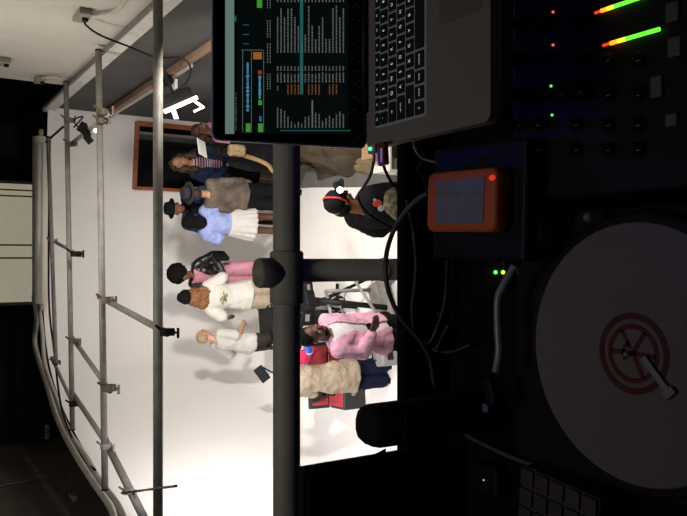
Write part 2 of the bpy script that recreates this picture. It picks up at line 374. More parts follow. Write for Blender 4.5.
def person(label, loc, face=0, h=1.7, skin=SK_M, J=None, lean=0, top=None, bottom=None, shoes=BLKM, headyaw=0, headpitch=0, vox=.0085, build=1.0, knee=0, hands=('L', 'R'), female=False, eyes=True):
    """returns (root, head matrix, joints). Faces -Y at face=0."""
    k = h/1.7
    t = thing('person', label, 'person', (loc[0], loc[1], 0), face)
    D = dict(pel=(0, 0, .93), wai=(0, 0, 1.08), che=(0, -.005, 1.27), nec=(0, .01, 1.43), hea=(0, -.02, 1.585),
             shL=(.155, 0, 1.385), shR=(-.155, 0, 1.385), elL=(.20, .02, 1.11), elR=(-.20, .02, 1.11), wrL=(.21, -.06, .87), wrR=(-.21, -.06, .87),
             hiL=(.085, 0, .90), hiR=(-.085, 0, .90), knL=(.10, -.02, .49), knR=(-.10, -.02, .49), anL=(.105, .02, .085), anR=(-.105, .02, .085))
    if female:
        for a in ('shL', 'shR'): D[a] = (D[a][0]*.9, D[a][1], D[a][2])
    D = {a: Vector(b) for a, b in D.items()}
    Jv = {a: Vector(b) for a, b in (J or {}).items()}
    D.update(Jv)
    if lean:
        piv = Vector((0, 0, .93)); Rm = Matrix.Rotation(lean, 3, 'X')
        for a in ('wai', 'che', 'nec', 'hea', 'shL', 'shR', 'elL', 'elR', 'wrL', 'wrR'):
            if a in Jv and a[:2] in ('wr', 'el'): continue
            D[a] = piv+Rm @ (D[a]-piv)
    for a in D: D[a] = D[a]*k
    X = Vector((1, 0, 0)); b = build*k
    HM = Matrix.Translation(D['hea']) @ Matrix.Rotation(headyaw, 4, 'Z') @ Matrix.Rotation(lean*.6+headpitch, 4, 'X') @ Matrix.Scale(k, 4)
    def ringset(sc, seq):
        out = []
        for a, c, rx, ry in seq:
            p = D[a] if isinstance(a, str) else D[a[0]].lerp(D[a[1]], a[2])
            out.append((p+Vector((0, c*k, 0)), rx*b*sc, ry*b*sc))
        rr = []
        for i, (p, rx, ry) in enumerate(out):
            tt = (out[min(i+1, len(out)-1)][0]-out[max(i-1, 0)][0]).normalized()
            xd = (X-tt*X.dot(tt)).normalized(); rr.append((p, rx, ry, xd, tt.cross(xd)))
        return rr
    tor = [('pel', 0, .125, .09), (('pel', 'wai', .4), 0, .145, .100), (('pel', 'wai', .8), 0, .135, .092), ('wai', 0, .125, .088), (('wai', 'che', .5), 0, .135, .098), ('che', 0, .150, .108), (('che', 'nec', .55), 0, .14, .09), (('che', 'nec', .85), 0, .09, .07), ('nec', 0, .055, .055)]
    mb = MB(); mb.loft(ringset(1, tor), 20)
    mb.capsule(D['che'].lerp(D['nec'], .9), .052*b, D['hea']+Vector((0, .015, -.05))*k, .052*b)
    # head
    hm = HM
    def hp(x, y, z): return hm @ Vector((x, y, z))
    h3 = hm.to_3x3()
    mb.ell(hp(0, .012, .035), .076, .094, .088, h3); mb.ell(hp(0, -.032, -.035), .056, .058, .075, h3)
    mb.ell(hp(0, -.05, -.085), .028, .028, .022, h3)
    mb.capsule(hp(0, -.088, .018), .010*k, hp(0, -.108, -.022), .016*k); mb.ell(hp(0, -.088, .035), .048, .014, .012, h3)
    mb.ell(hp(.036, -.070, -.02), .02, .02, .018, h3); mb.ell(hp(-.036, -.070, -.02), .02, .02, .018, h3)
    mb.ell(hp(0, -.088, -.057), .026, .012, .010, h3)
    for s in (-1, 1): mb.ell(hp(s*.078, .008, .0), .010, .018, .03, h3)
    for S, s in (('L', 1), ('R', -1)):
        sh, el, wr = D['sh'+S], D['el'+S], D['wr'+S]
        mb.capsule(D['che'].lerp(D['nec'], .6)+X*(s*.06*k), .06*b, sh, .055*b)
        mb.capsule(sh, .047*b, el, .036*b); mb.capsule(el, .038*b, wr, .025*b)
        # hand
        d = (wr-el).normalized(); side = Vector((-s, 0, 0))
        n = (side-d*side.dot(d)); n = n.normalized() if n.length > .2 else Vector((0, 0, -1)); w = d.cross(n).normalized()
        if S in hands:
            pc = wr+d*.05*k
            mb.loft([(wr-d*.01*k, .026*k, .020*k, w, n), (wr+d*.02*k, .032*k, .018*k, w, n), (wr+d*.06*k, .040*k, .016*k, w, n), (wr+d*.09*k, .038*k, .014*k, w, n)], 14)
            for i, (o, L) in enumerate(((-.030, .036), (-.010, .042), (.010, .040), (.029, .032))):
                q0 = wr+d*.085*k+w*o*k; q1 = q0+(d*.95+n*.30).normalized()*L*k; q2 = q1+(d*.7+n*.75).normalized()*L*.85*k
                mb.capsule(q0, .0092*k, q1, .0086*k, 8); mb.capsule(q1, .0086*k, q2, .0078*k, 8)
            tb = -1 if True else 1
            q0 = wr+d*.025*k-w*.026*k; q1 = q0+(d*.6-w*.75+n*.35).normalized()*.042*k; q2 = q1+(d*.9-w*.2+n*.4).normalized()*.032*k
            mb.capsule(q0, .013*k, q1, .010*k, 8); mb.capsule(q1, .010*k, q2, .0085*k, 8)
        else: mb.ell(wr+d*.05*k, .03*k, .03*k, .05*k)
        hi, kn, an = D['hi'+S], D['kn'+S], D['an'+S]
        mb.capsule(D['pel'].lerp(hi, .8), .088*b, kn, .052*b); mb.capsule(kn, .052*b, kn.lerp(an, .3)+Vector((0, .015, 0)), .052*b); mb.capsule(kn.lerp(an, .3)+Vector((0, .015, 0)), .052*b, an, .032*b)
        mb.capsule(an+Vector((0, .02, -.045))*k, .032*k, an+Vector((0, -.13, -.055))*k, .024*k, flat=.8)
    blob(mb, 'body', skin, t, vox)
    if eyes:
        for s in (-1, 1):
            MB().ell(hp(s*.031, -.082, .012), .0125, .008, .007, h3).build('eye', mat('eye', (.5, .48, .45), .2, nscale=90), t, True)
            MB().ell(hp(s*.031, -.089, .012), .0058, .004, .006, h3).build('iris', mat('iris', (.01, .006, .004), .2, nscale=90), t, True)
            MB().capsule(hp(s*.014, -.094, .032), .0035*k, hp(s*.048, -.084, .034), .003*k, 8).build('eyebrow', HB, t, True)
        MB().ell(hp(0, -.098, -.057), .022, .005, .006, h3).build('lips', mat('lips', (.25, .06, .05), .4, nscale=60), t, True)
    # clothes
    for S, s in (('L', 1), ('R', -1)):
        if shoes:
            an = D['an'+S]
            MB().capsule(an+Vector((0, .035, -.042))*k, .042*k, an+Vector((0, -.14, -.05))*k, .034*k, flat=.9).box(an+Vector((0, -.055, -.078))*k, (.085*k, .27*k, .016), bev=.006).build('shoe', shoes, t, True)
    return t, HM, D, k, b, ringset, tor
def garment_top(pr, mt, name='top', hem=.9, sleeve=2, ease=.02, puff=0, flare=.0, vox=.010, disp=.02, collar=None, sleeve_r=0):
    t, HM, D, k, b, rs, tor = pr; mb = MB(); X = Vector((1, 0, 0))
    seq = [r for r in tor]
    rings = rs(1, seq[2:-1])
    rr = [(c, rx+ease, ry+ease, xd, yd) for c, rx, ry, xd, yd in rings]
    # hem below the waist
    if hem < .98:
        n = max(1, int((.98-hem)/.07)); base = D['pel']; 
        ext = []
        for i in range(n, 0, -1):
            z = .98-(.98-hem)*i/n; f = (.98-z)
            ext.append((Vector((base.x, base.y, z*k)), (.165+flare*f)*b+ease, (.115+flare*f)*b+ease, X, Vector((0, 1, 0))))
        rr = ext+rr
    mb.loft(rr, 24)
    for S, s in (('L', 1), ('R', -1)):
        sh, el, wr = D['sh'+S], D['el'+S], D['wr'+S]
        mb.capsule(D['che'].lerp(D['nec'], .6)+X*(s*.06*k), .055*b+ease*.8, sh, .046*b+ease*.8+puff*.5)
        if sleeve > 0:
            e = min(1, sleeve); q = sh.lerp(el, e)
            mb.capsule(sh, .045*b+ease*.8+puff, q, .040*b+ease*.7+puff+sleeve_r)
        if sleeve > 1:
            q = el.lerp(wr, min(1, sleeve-1)*.95); mb.capsule(el, .040*b+ease*.7+puff+sleeve_r, q, .031*b+ease*.6+puff*.3+sleeve_r)
    if collar: mb.loft([(D['nec']-Vector((0, 0, .04)), .085*k, .08*k, X, Vector((0, 1, 0))), (D['nec']+Vector((0, 0, .035)), .075*k, .07*k, X, Vector((0, 1, 0)))], 18)
    return blob(mb, name, mt, t, vox, disp)
def garment_legs(pr, mt, name='trousers', end=0, ease=.018, wide=0, vox=.011, disp=.02):
    t, HM, D, k, b, rs, tor = pr; mb = MB()
    rr = [(c, rx+ease, ry+ease, xd, yd) for c, rx, ry, xd, yd in rs(1, tor[0:4])]
    mb.loft(rr, 20)
    for S, s in (('L', 1), ('R', -1)):
        hi, kn, an = D['hi'+S], D['kn'+S], D['an'+S]+Vector((0, 0, .01))
        mb.capsule(D['pel'].lerp(hi, .8), .092*b+ease, kn, .058*b+ease+wide)
        q = kn.lerp(an, 1-end); mb.capsule(kn, .058*b+ease+wide, q, .045*b+ease+wide)
    return blob(mb, name, mt, t, vox, disp)
def garment_skirt(pr, mt, name='skirt', z0=1.05, z1=.55, r0=.15, r1=.27, pleats=14, amp=.012):
    t, HM, D, k, b, rs, tor = pr; vs = []; fs = []; n = 14; seg = 84
    for j in range(n+1):
        f = j/n; z = (z0+(z1-z0)*f)*k; r = r0+(r1-r0)*(f**.7)
        for i in range(seg):
            a = 2*math.pi*i/seg; q = r+amp*math.sin(a*pleats+math.sin(a*3))*f
            vs.append((q*1.1*math.cos(a)*b, q*.85*math.sin(a)*b, z))
    for j in range(n):
        for i in range(seg):
            i2 = (i+1) % seg; fs.append([j*seg+i, (j+1)*seg+i, (j+1)*seg+i2, j*seg+i2])
    fs.append([i for i in range(seg)])
    o = MB().add(vs, fs).build(name, mt, t, True); s = o.modifiers.new('t', 'SOLIDIFY'); s.thickness = .006; return o
def hair(pr, mt, ells, disp=.02, tex=CL2, name='hair', vox=.009):
    t, HM = pr[0], pr[1]; mb = MB(); h3 = HM.to_3x3()
    for c, r in ells: mb.ell(HM @ Vector(c), r[0], r[1], r[2], h3)
    return blob(mb, name, mt, t, vox, disp, tex, 2)
def hat(pr, mt, band, brim=.16, crown=.12, rc=.088, tilt=0, pinch=True, name='hat', back=0, lift=.085):
    t, HM = pr[0], pr[1]
    M = HM @ Matrix.Translation((0, .01, lift)) @ Matrix.Rotation(tilt, 4, 'X')
    mb = MB(); mb.lathe([(rc*.95, .004), (brim*.7, .0), (brim, .014), (brim+.003, .019), (brim, .022), (brim*.7, .010), (rc*1.1, .012), (rc*1.05, .02), (rc*1.02, crown*.6), (rc*.9, crown*.92), (rc*.65, crown), (rc*.25, crown-.02), (.002, crown-.024)], M)
    o = mb.build(name, mt, t, True)
    MB().lathe([(rc*1.07, .014), (rc*1.075, .03), (rc*1.055, .045), (rc*1.0, .045)], M).build('hat_band', band, o, True)
    return o
DENIM = fab('denim', (.04, .07, .16), .4, 20); BLKF = fab('black', (.010, .010, .012), .4); NAVY = fab('navy', (.007, .010, .032), .3)
# P1 woman with long curly hair in navy jacket
p = P(171, 163, 'z', 1.62)
pr = person('woman with long dark curly hair in a navy jacket and striped top by the doorway', (p.x, p.y), R(8), 1.62, SK_T, female=True, lean=R(4), headpitch=R(-14), headyaw=R(5),
            J=dict(elL=(.24, .0, 1.13), wrL=(.12, -.20, 1.0), elR=(-.24, .02, 1.12), wrR=(-.06, -.23, .99)))
garment_top(pr, fab('striped', (.55, .50, .55), .1), 'striped_top', .95, .3, .012)
def stripes(o, c1, c2, sc):
    m = bpy.data.materials.new('striped_knit'); m.use_nodes = True; nt = m.node_tree; b = nt.nodes['Principled BSDF']; b.inputs['Roughness'].default_value = .85
    tc = nt.nodes.new('ShaderNodeTexCoord'); w = nt.nodes.new('ShaderNodeTexWave'); w.bands_direction = 'Z'; w.inputs['Scale'].default_value = sc; w.inputs['Distortion'].default_value = .6
    r = nt.nodes.new('ShaderNodeValToRGB'); r.color_ramp.interpolation = 'CONSTANT'; r.color_ramp.elements[0].color = (*c1, 1); r.color_ramp.elements[1].color = (*c2, 1); r.color_ramp.elements[1].position = .5
    nt.links.new(tc.outputs['Object'], w.inputs['Vector']); nt.links.new(w.outputs['Fac'], r.inputs['Fac']); nt.links.new(r.outputs['Color'], b.inputs['Base Color'])
    o.data.materials.clear(); o.data.materials.append(m)
stripes([c for c in pr[0].children if c.name.startswith('striped_top')][0], (.02, .02, .07), (.60, .38, .38), 9)
def open_jacket(pr, mt, hem=.9, sleeve=2, ease=.03, gap=.05, name='jacket', disp=.02, flare=.05):
    """jacket with its front cut open"""
    o = garment_top(pr, mt, name, hem, sleeve, ease, disp=disp, flare=flare)
    bm = bmesh.new(); bm.from_mesh(o.data)
    hz = pr[2]['nec'].z
    kill = [v for v in bm.verts if v.co.y < pr[2]['che'].y-.05 and abs(v.co.x) < gap+.3*max(0, v.co.z-(hz-.18)) and (v.co-pr[2]['wrL']).length > .1 and (v.co-pr[2]['wrR']).length > .1]
    bmesh.ops.delete(bm, geom=kill, context='VERTS'); bm.to_mesh(o.data); bm.free()
    s = o.modifiers.new('t', 'SOLIDIFY'); s.thickness = .01; s.offset = -1
    return o
open_jacket(pr, fab('navy_jacket', (.02, .03, .075), .3), gap=.055)
garment_skirt(pr, BLKF, 'skirt', 1.0, .45, .15, .24)
hair(pr, HBR, [((0, .05, .05), (.10, .085, .10)), ((.09, .03, -.06), (.05, .06, .13)), ((-.09, .03, -.06), (.05, .06, .13)), ((.10, .0, -.17), (.05, .05, .09)), ((-.10, .0, -.17), (.05, .05, .09)), ((0, .09, -.08), (.09, .05, .15))], .05)
# P2 person in pink at the side wall
p = P(193, 122, 'z', 1.5); p.x -= .1
pr = person('person in a pink shirt holding a white sheet under the tube light', (p.x, p.y), R(50), 1.5, SK_D, headpitch=R(10),
            J=dict(elL=(.24, -.05, 1.15), wrL=(.16, -.25, 1.12), elR=(-.24, -.02, 1.13), wrR=(-.12, -.25, 1.10)))
garment_top(pr, fab('rose', (.55, .22, .26), .2), 'shirt', .85, 2)
garment_legs(pr, BLKF); hair(pr, mat('hair_maroon', (.05, .012, .012), .6, nscale=60, namt=.5, bump=.5), [((0, .03, .05), (.09, .10, .09)), ((0, .08, -.05), (.07, .05, .10))], .03)
M = Matrix.Translation(P(202, 148, 'y', p.y-.42))
o = MB().box((0, 0, 0), (.21, .012, .16), (Matrix.Rotation(R(20), 3, 'Z') @ Matrix.Rotation(R(35), 3, 'X')), bev=.003).build('paper_sheet', PAPER, None); o.matrix_world = M
tag(o, 'white sheet held by the person in pink near the doorway', 'paper')
# P3 hat person in taupe coat, back to camera
p = P(184, 192, 'z', 1.74)
pr = person('person in a grey wide-brimmed hat and taupe jacket, back turned', (p.x+.02, 8.95), R(165), 1.57, SK_L, headpitch=R(12))
garment_top(pr, fab('taupe', (.17, .135, .11), .45, 9), 'jacket', .84, 2, .022, disp=.03, flare=.1)
garment_legs(pr, BLKF, wide=.02)
hat(pr, fab('grey_felt', (.045, .045, .048), .2), BLKF, .155, .12, tilt=R(-22), lift=.07)
hair(pr, HBR, [((0, .04, -.01), (.085, .08, .08))], .01)
# P4 man with black hat, denim jacket
p = P(163, 209, 'z', 1.80)
pr = person('man in a small black hat and dark denim jacket behind the blue blouse', (p.x+.02, 9.4), R(5), 1.68, SK_M, build=1.15, J=dict(elL=(.28, .02, 1.14), elR=(-.28, .02, 1.14), shL=(.19, 0, 1.43), shR=(-.19, 0, 1.43), che=(0, 0, 1.31), nec=(0, .01, 1.45), hea=(0, -.03, 1.57), wrL=(.17, -.2, 1.05), wrR=(-.16, -.2, 1.05)))
garment_top(pr, BLKF, 'shirt', .85, .3); open_jacket(pr, DENIM, .80, 2, .04, .045)
garment_legs(pr, BLKF); hat(pr, fab('black_felt', (.008, .008, .008), .2), BLKF, .135, .11, lift=.06)
MB().ell(pr[1] @ Vector((0, -.06, -.09)), .045, .035, .035).build('beard', HB, pr[0], True)
# P5 blue puff blouse, white skirt
p = P(179, 219, 'z', 1.64)
pr = person('woman in a light blue puff-sleeved blouse and short white pleated skirt', (p.x-.03, 9.06), R(170), 1.57, SK_D, female=True, J=dict(elL=(.22, -.02, 1.20), elR=(-.22, -.02, 1.20), wrL=(.12, -.2, 1.18), wrR=(-.12, -.2, 1.18)))
garment_top(pr, fab('sky_blue', (.36, .43, .78), .2, 7), 'blouse', 1.0, 1.25, .03, .035, disp=.05, flare=.1)
garment_skirt(pr, fab('white_cotton', (.62, .61, .57), .08), 'skirt', 1.05, .68, .165, .235, 18, .014)
hair(pr, HB, [((0, .03, .04), (.10, .11, .11)), ((0, .07, -.08), (.10, .06, .12))], .03)
# P6 afro, black leather jacket, pink suit
p = P(170, 272, 'z', 1.72)
pr = person('woman with a round black afro, black leather jacket and pink trousers', (p.x-.04, 9.5), R(-25), 1.56, SK_M, female=True, headyaw=R(-10), J=dict(elR=(-.28, .0, 1.14), wrR=(-.10, -.20, 1.08), elL=(.30, .02, 1.14), wrL=(.10, -.18, 1.02)))
PINK = fab('pink_suit', (.72, .33, .42), .2)
garment_top(pr, PINK, 'top', .9, .2, .014)
open_jacket(pr, mat('black_leather', (.012, .012, .014), .3, nscale=12, namt=.3, bump=.3, bscale=25), .98, 2, .035, .05, disp=.03)
garment_legs(pr, PINK, wide=.035)
hair(pr, HB, [((0, .04, .06), (.16, .15, .145))], .035)
o = MB().box((.30, -.06, .98), (.07, .22, .2), bev=.03).build('handbag', BLKF, None, True); o.location = pr[0].location; o.rotation_euler = pr[0].rotation_euler
tag(o, 'black handbag hanging at the elbow of the woman in pink trousers', 'bag')
# P7 ginger hair, white tee, back to camera
p = P(177, 294, 'z', 1.74)
pr = person('woman with ginger curls and dark headwrap in a white printed tee, back turned', (p.x-.04, 8.9), R(168), 1.63, SK_M, female=True, build=1.04, J=dict(elR=(-.26, .02, 1.18), wrR=(-.27, -.22, 1.12), elL=(.29, .06, 1.15), wrL=(.34, -.10, 1.00)))
tee = garment_top(pr, fab('white_tee', (.60, .58, .53), .06), 'tee_shirt', .78, .85, .035, disp=.03, sleeve_r=.02)
pm = MB(); D = pr[2]
for i in range(16):
    a = random.uniform(0, 6.28); r = random.uniform(.01, .085)
    x = r*math.cos(a); z = D['che'].z-.07+r*.9*math.sin(a)
    pm.box((x, .146+D['che'].y, z), (random.uniform(.015, .05), .004, random.uniform(.008, .02)), Matrix.Rotation(random.uniform(-.6, .6), 3, 'Y'))
pm.build('shirt_print', fab('print', (.32, .27, .14), .5, 30), tee)
garment_legs(pr, fab('beige_trousers', (.42, .35, .26), .15), wide=.03)
hair(pr, HOR, [((0, .05, -.03), (.13, .10, .12)), ((.06, .06, -.13), (.10, .08, .10)), ((-.05, .06, -.13), (.10, .08, .10))], .05)
hair(pr, HB, [((0, .03, .10), (.10, .105, .085)), ((0, .05, .16), (.07, .07, .06))], .015, name='headwrap')
# P8 blond helper leaning over camera gear
p = P(196, 341, 'z', 1.55)
pr = person('balding fair-haired man in a white tee and dark trousers leaning over equipment', (p.x-.09, 8.85), R(130), 1.47, SK_L, lean=R(14), headpitch=R(5), J=dict(elR=(-.20, -.02, 1.12), wrR=(-.14, -.25, .97), elL=(.31, .0, 1.06), wrL=(.27, -.22, .86)))
garment_top(pr, fab('white_jersey', (.48, .465, .43), .15, 6), 'tee_shirt', .84, .8, .03, disp=.035, sleeve_r=.015)
garment_legs(pr, fab('dark_olive', (.035, .033, .024), .3))
hair(pr, HBL, [((0, .045, .03), (.086, .082, .085))], .01)
# P9 pink shirt man near
p = P(300, 334, 'z', 1.76)
pr = person('bearded man in an open pink shirt and dark trousers standing beside the equipment', (p.x-.05, p.y+.05), R(40), 1.74, SK_D, lean=R(3), headpitch=R(8), headyaw=R(5), build=.98,
            J=dict(elR=(-.20, -.02, 1.15), wrR=(-.13, -.24, 1.14), elL=(.20, .06, 1.12), wrL=(.21, .0, .84)))
garment_top(pr, fab('white_vest', (.72, .68, .70), .08), 'vest', .84, .3, .016)
PS = fab('pink_shirt', (.80, .44, .58), .25, 8)
open_jacket(pr, PS, .84, 1.9, .035, .035, 'shirt', .04, .08)
garment_legs(pr, BLKF, wide=.015)
hair(pr, HB, [((0, .03, .05), (.085, .095, .085))], .01)
MB().ell(pr[1] @ Vector((0, -.055, -.085)), .05, .04, .035).build('beard', HB, pr[0], True)
# P10 beige trench coat, navy trousers, back turned and bent over
p = P(385, 366, 'z', 0)
pr = person('person in a beige knee-length coat and navy trousers bending over, back turned', (p.x-.06, p.y-.05), R(172), 1.37, SK_M, lean=R(8), J=dict(elR=(-.25, -.18, 1.28), wrR=(-.16, -.38, 1.30), elL=(.22, -.12, 1.12), wrL=(.18, -.35, 1.1)))
COAT = fab('beige_coat', (.32, .265, .19), .22, 6)
garment_top(pr, COAT, 'coat', .56, 2, .035, disp=.045, flare=.08, sleeve_r=.012, collar=True)
garment_legs(pr, NAVY, wide=.03)
hair(pr, HB if 0 else mat('hair_rust', (.12, .045, .02), .6, nscale=60, namt=.5, bump=.5), [((0, .04, .0), (.10, .10, .12)), ((0.0, .10, -.10), (.10, .06, .10))], .04)
# P11 cap man
p = P(324, 205, 'z', 1.80)
pr = person('man in a black cap and black jacket with a red and white crest, side on', (p.x, p.y), R(122), 1.74, SK_M, headpitch=R(14), headyaw=R(-25), build=1.12, J=dict(elL=(.25, .03, 1.12), wrL=(.24, -.08, .88), elR=(-.27, .02, 1.12), wrR=(-.24, -.14, .9)))
jk = garment_top(pr, fab('black_bomber', (.012, .012, .013), .3), 'jacket', 1.0, 2, .05, disp=.035, sleeve_r=.012)
garment_legs(pr, fab('camouflage', (.22, .19, .12), .5, 22, col2=(.05, .05, .03)), wide=.02)
t, HM, D = pr[0], pr[1], pr[2]
cp_ = MB(); cp_.lathe([(.092, -.01), (.096, .01), (.095, .045), (.08, .085), (.05, .105), (.01, .112)], HM @ Matrix.Translation((0, .005, .04))).build('cap', BLKF, t, True)
MB().ell(HM @ Vector((0, -.125, .048)), .07, .075, .008, HM.to_3x3()).build('cap_peak', BLKF, t, True)
hair(pr, HB, [((0, .04, .0), (.082, .07, .07))], .008)
ear = MB(); ear.tube([HM @ Vector((.1, .0, .0)), HM @ Vector((.115, 0, 0))], .02).build('earpiece', BLKP, t)
MB().tube(spline([HM @ Vector((.10, 0, .02)), HM @ Vector((.10, .0, .10)), HM @ Vector((0, 0, .165)), HM @ Vector((-.10, 0, .10)), HM @ Vector((-.10, 0, .02))]), .009).build('headband', mat('red_band', (.45, .04, .03), .5, nscale=30), t, True)
# crest on chest: find on jacket side facing camera (person's +X side)
def onbody(px, py, root, off=0):
    d = FW+RT*((258-py)/F)+UP*((343.5-px)/F); W = Matrix.Translation(root.location) @ Matrix.Rotation(root.rotation_euler.z, 4, 'Z'); Wi = W.inverted()
    o_ = Wi @ CAM; dl = Wi.to_3x3() @ d.normalized()
    tr = mathutils_bvh(jk.data); h_ = tr.ray_cast(o_, dl)
    return (h_[0]+h_[1]*off, h_[1]) if h_[0] else (Wi @ (CAM+d.normalized()*5.5), Vector((0, 0, 1)))
def mathutils_bvh(me):
    from mathutils.bvhtree import BVHTree
    return BVHTree.FromPolygons([v.co for v in me.vertices], [p.vertices[:] for p in me.polygons])
for (px, py, w_, h_, mt_) in ((377.5, 203, .075, .06, mat('crest_red', (.6, .05, .03), .6, nscale=30)), (381, 208, .055, .075, mat('crest_white', (.55, .52, .45), .6, nscale=40)), (375, 200, .03, .03, mat('crest_cream', (.5, .3, .25), .6, nscale=40))):
    c_, n_ = onbody(px, py, t, .004)
    MB().lathe([(w_*.5, -.006), (w_*.55, .002), (w_*.5, .006), (.001, .006)], Matrix.Translation(c_) @ n_.to_track_quat('Z', 'Y').to_matrix().to_4x4(), 7).build('crest', mt_, jk)
cb = P(395, 202, 'y', pr[0].location.y-.30)
o = blob(MB().ell((0, 0, 0), .13, .09, .10).ell((.05, 0, -.05), .10, .08, .09).ell((-.08, .0, -.02), .07, .07, .07), 'camouflage_bag', MATS['fabric_camouflage'], None, .01, .04)
o.location = cb; tag(o, 'camouflage patterned soft bag at the hip of the man in the black cap', 'bag')
# white lamp disc near his cap
p = P(340, 190, 'y', P(324, 205, 'z', 1.80).y-.16)
t = thing('torch', 'small torch with a bright white lens beside the black cap', 'torch', p)
MB().ell((0, 0, 0), .026, .026, .026).build('lens', glow('torch_glow', (1, .97, .9), 5), t, True)
MB().tube([(.01, .02, 0), (.05, .09, -.02)], .03, 12).build('body', BLKM, t, True)
# ================================================================== STUDIO EQUIPMENT
def tripod(px, py, label, top=1.15, D=None):
    p = P(px, py, 'z', 0); t = thing('camera_tripod', label, 'tripod', p)
    for a in (90, 210, 330):
        f = Vector((math.cos(R(a))*.42, math.sin(R(a))*.42, .015)); k = Vector((math.cos(R(a))*.05, math.sin(R(a))*.05, top))
        l = MB().tube([f, f.lerp(k, .5), k], .02, 10, [.015, .02, .026]).build('leg', BLKM, t, True)
        MB().ell(f, .03, .03, .015).build('rubber_foot', RUBBER, l, True)
        MB().tube([Vector((0, 0, .35)), f.lerp(k, .45)], .009).build('spreader', GREYP, t, True)
    MB().tube([(0, 0, .5), (0, 0, top+.1)], .024).build('column', DSTEEL, t, True)
    MB().box((0, 0, top+.06), (.13, .13, .1), bev=.02).build('fluid_head', BLKP, t)
    MB().tube([(0, .05, top+.05), (.1, -.35, top-.15)], .012).build('pan_handle', BLKM, t, True)
    return t, p, top
t, tp, top = tripod(366, 306, 'black camera tripod with pale joints beside the man in pink', .72)
v = thing('video_camera', 'black video camera with lens hood on the tripod beside the pink shirt', 'camera', tp+Vector((0, 0, top+.115)), R(20))
MB().box((0, 0, .08), (.12, .24, .12), bev=.015).build('body', BLKP, v); MB().tube([(0, .15, .08), (0, .30, .08)], .05, 18).build('lens', BLKP, v, True)
MB().box((0, .33, .08), (.13, .09, .10), bev=.01).build('lens_hood', BLKM, v); MB().tube(spline([(0, -.12, .16), (0, -.1, .24), (0, .08, .24), (0, .1, .16)]), .013).build('handle', BLKM, v, True)
MB().box((-.16, -.05, .12), (.14, .02, .1), bev=.006).build('viewfinder', BLKM, v)
# dolly with wheels and grey frame
def dolly(px, py, label):
    p = P(px, py, 'z', 0); t = thing('camera_dolly', label, 'dolly', p, R(25))
    MB().box((0, 0, .16), (.5, .34, .04), bev=.012).build('deck', DSTEEL, t)
    for x, y in ((-.24, -.17), (.24, -.17), (-.24, .17), (.24, .17)):
        w = MB().tube([(x-.02, y, .07), (x+.02, y, .07)], .07, 20).build('wheel', RUBBER, t, True)
        MB().tube([(x-.024, y, .07), (x+.024, y, .07)], .03, 14).build('hub', GREYP, w, True)
    MB().tube([(-.2, .12, .18), (-.2, .12, .75)], .02).tube([(.2, .12, .18), (.2, .12, .75)], .02).tube([(-.2, .12, .75), (.2, .12, .75)], .02).build('frame', GREYP, t, True)
    MB().tube([(-.1, -.1, .18), (.1, .1, .95)], .03).build('arm', BLKP, t, True)
    MB().box((.1, .1, 1.0), (.18, .14, .12), bev=.02).build('head', BLKP, t)
    MB().tube([(-.22, -.1, .3), (.22, -.1, .5)], .016).build('brace', GREYP, t, True)
    return t
dolly(393, 302, 'grey framed dolly with black wheels nearest the balcony beside the tripod')
# c-stand with monitor on left
p = P(330, 372, 'z', 0); p = Vector((p.x, p.y+.15, 0)); jt = P(277, 368, 'y', p.y).z
t = thing('monitor_stand', 'black equipment stand behind the beige coat with an arm reaching left', 'stand', p)
for a in (80, 200, 320):
    MB().tube([(0, 0, .3), (math.cos(R(a))*.38, math.sin(R(a))*.38, .02)], .013).build('leg', BLKM, t, True)
MB().tube([(0, 0, .2), (0, 0, jt+.03)], .016).build('pole', BLKM, t, True)
q1 = P(260, 366, 'y', p.y)-p; MB().tube([(0, 0, jt), q1], .010).build('arm', BLKM, t, True)
MB().box((0, 0, jt), (.06, .06, .08), bev=.01).build('joint', BLKP, t)
q = P(262, 374, 'y', p.y-.04)
t = thing('field_monitor', 'small black field monitor hanging from the stand arm at far left of the equipment', 'monitor', q, R(10))
MB().box((0, 0, 0), (.20, .03, .12), Matrix.Rotation(R(-35), 3, 'Y') @ Matrix.Rotation(R(-20), 3, 'X'), bev=.008).build('casing', BLKP, t)
MB().box((0, -.024, .002), (.17, .004, .09), Matrix.Rotation(R(-35), 3, 'Y') @ Matrix.Rotation(R(-20), 3, 'X'), bev=.001).build('screen', mat('monitor_glass', (.008, .009, .012), .3, nscale=5), t)
# rig by helper
p = P(300, 325, 'z', 0)
t = thing('equipment_cart', 'black and pale equipment cart that the fair-haired man leans over', 'cart', p, R(10))
for z in (.15, .32, .5): MB().box((0, 0, z), (.55, .4, .03), bev=.01).build('shelf', BLKP, t)
for x, y in ((-.25, -.18), (.25, -.18), (-.25, .18), (.25, .18)):
    MB().tube([(x, y, .06), (x, y, .53)], .014).build('post', DSTEEL, t, True)
    MB().tube([(x-.015, y, .05), (x+.015, y, .05)], .05, 16).build('wheel', RUBBER, t, True)
p = P(345, 300, 'z', .0); yq = p.y
t = thing('camera_crane', 'black camera crane arm with curved brackets behind the bearded man in pink', 'crane', (p.x, yq, 0), 0)
def cq(px, py, dy=0): return P(px, py, 'y', yq+dy)-Vector((p.x, yq, 0))
MB().tube([cq(304, 310), cq(352, 316)], .035).build('arm', BLKM, t, True)
MB().tube([cq(310, 296, -.05), cq(325, 322, -.05)], .018).build('lever', BLKM, t, True)
MB().tube(spline([cq(330, 302), cq(340, 297), cq(348, 303), cq(347, 312)]), .016).build('bracket', BLKM, t, True)
MB().tube(spline([cq(328, 303), cq(334, 309), cq(342, 308)]), .02).build('bracket', BLKM, t, True)
MB().box(cq(322, 314), (.26, .2, .2), bev=.03).build('counterweight', BLKP, t); MB().box(cq(305, 316), (.22, .2, .28), bev=.03).build('head', BLKP, t)
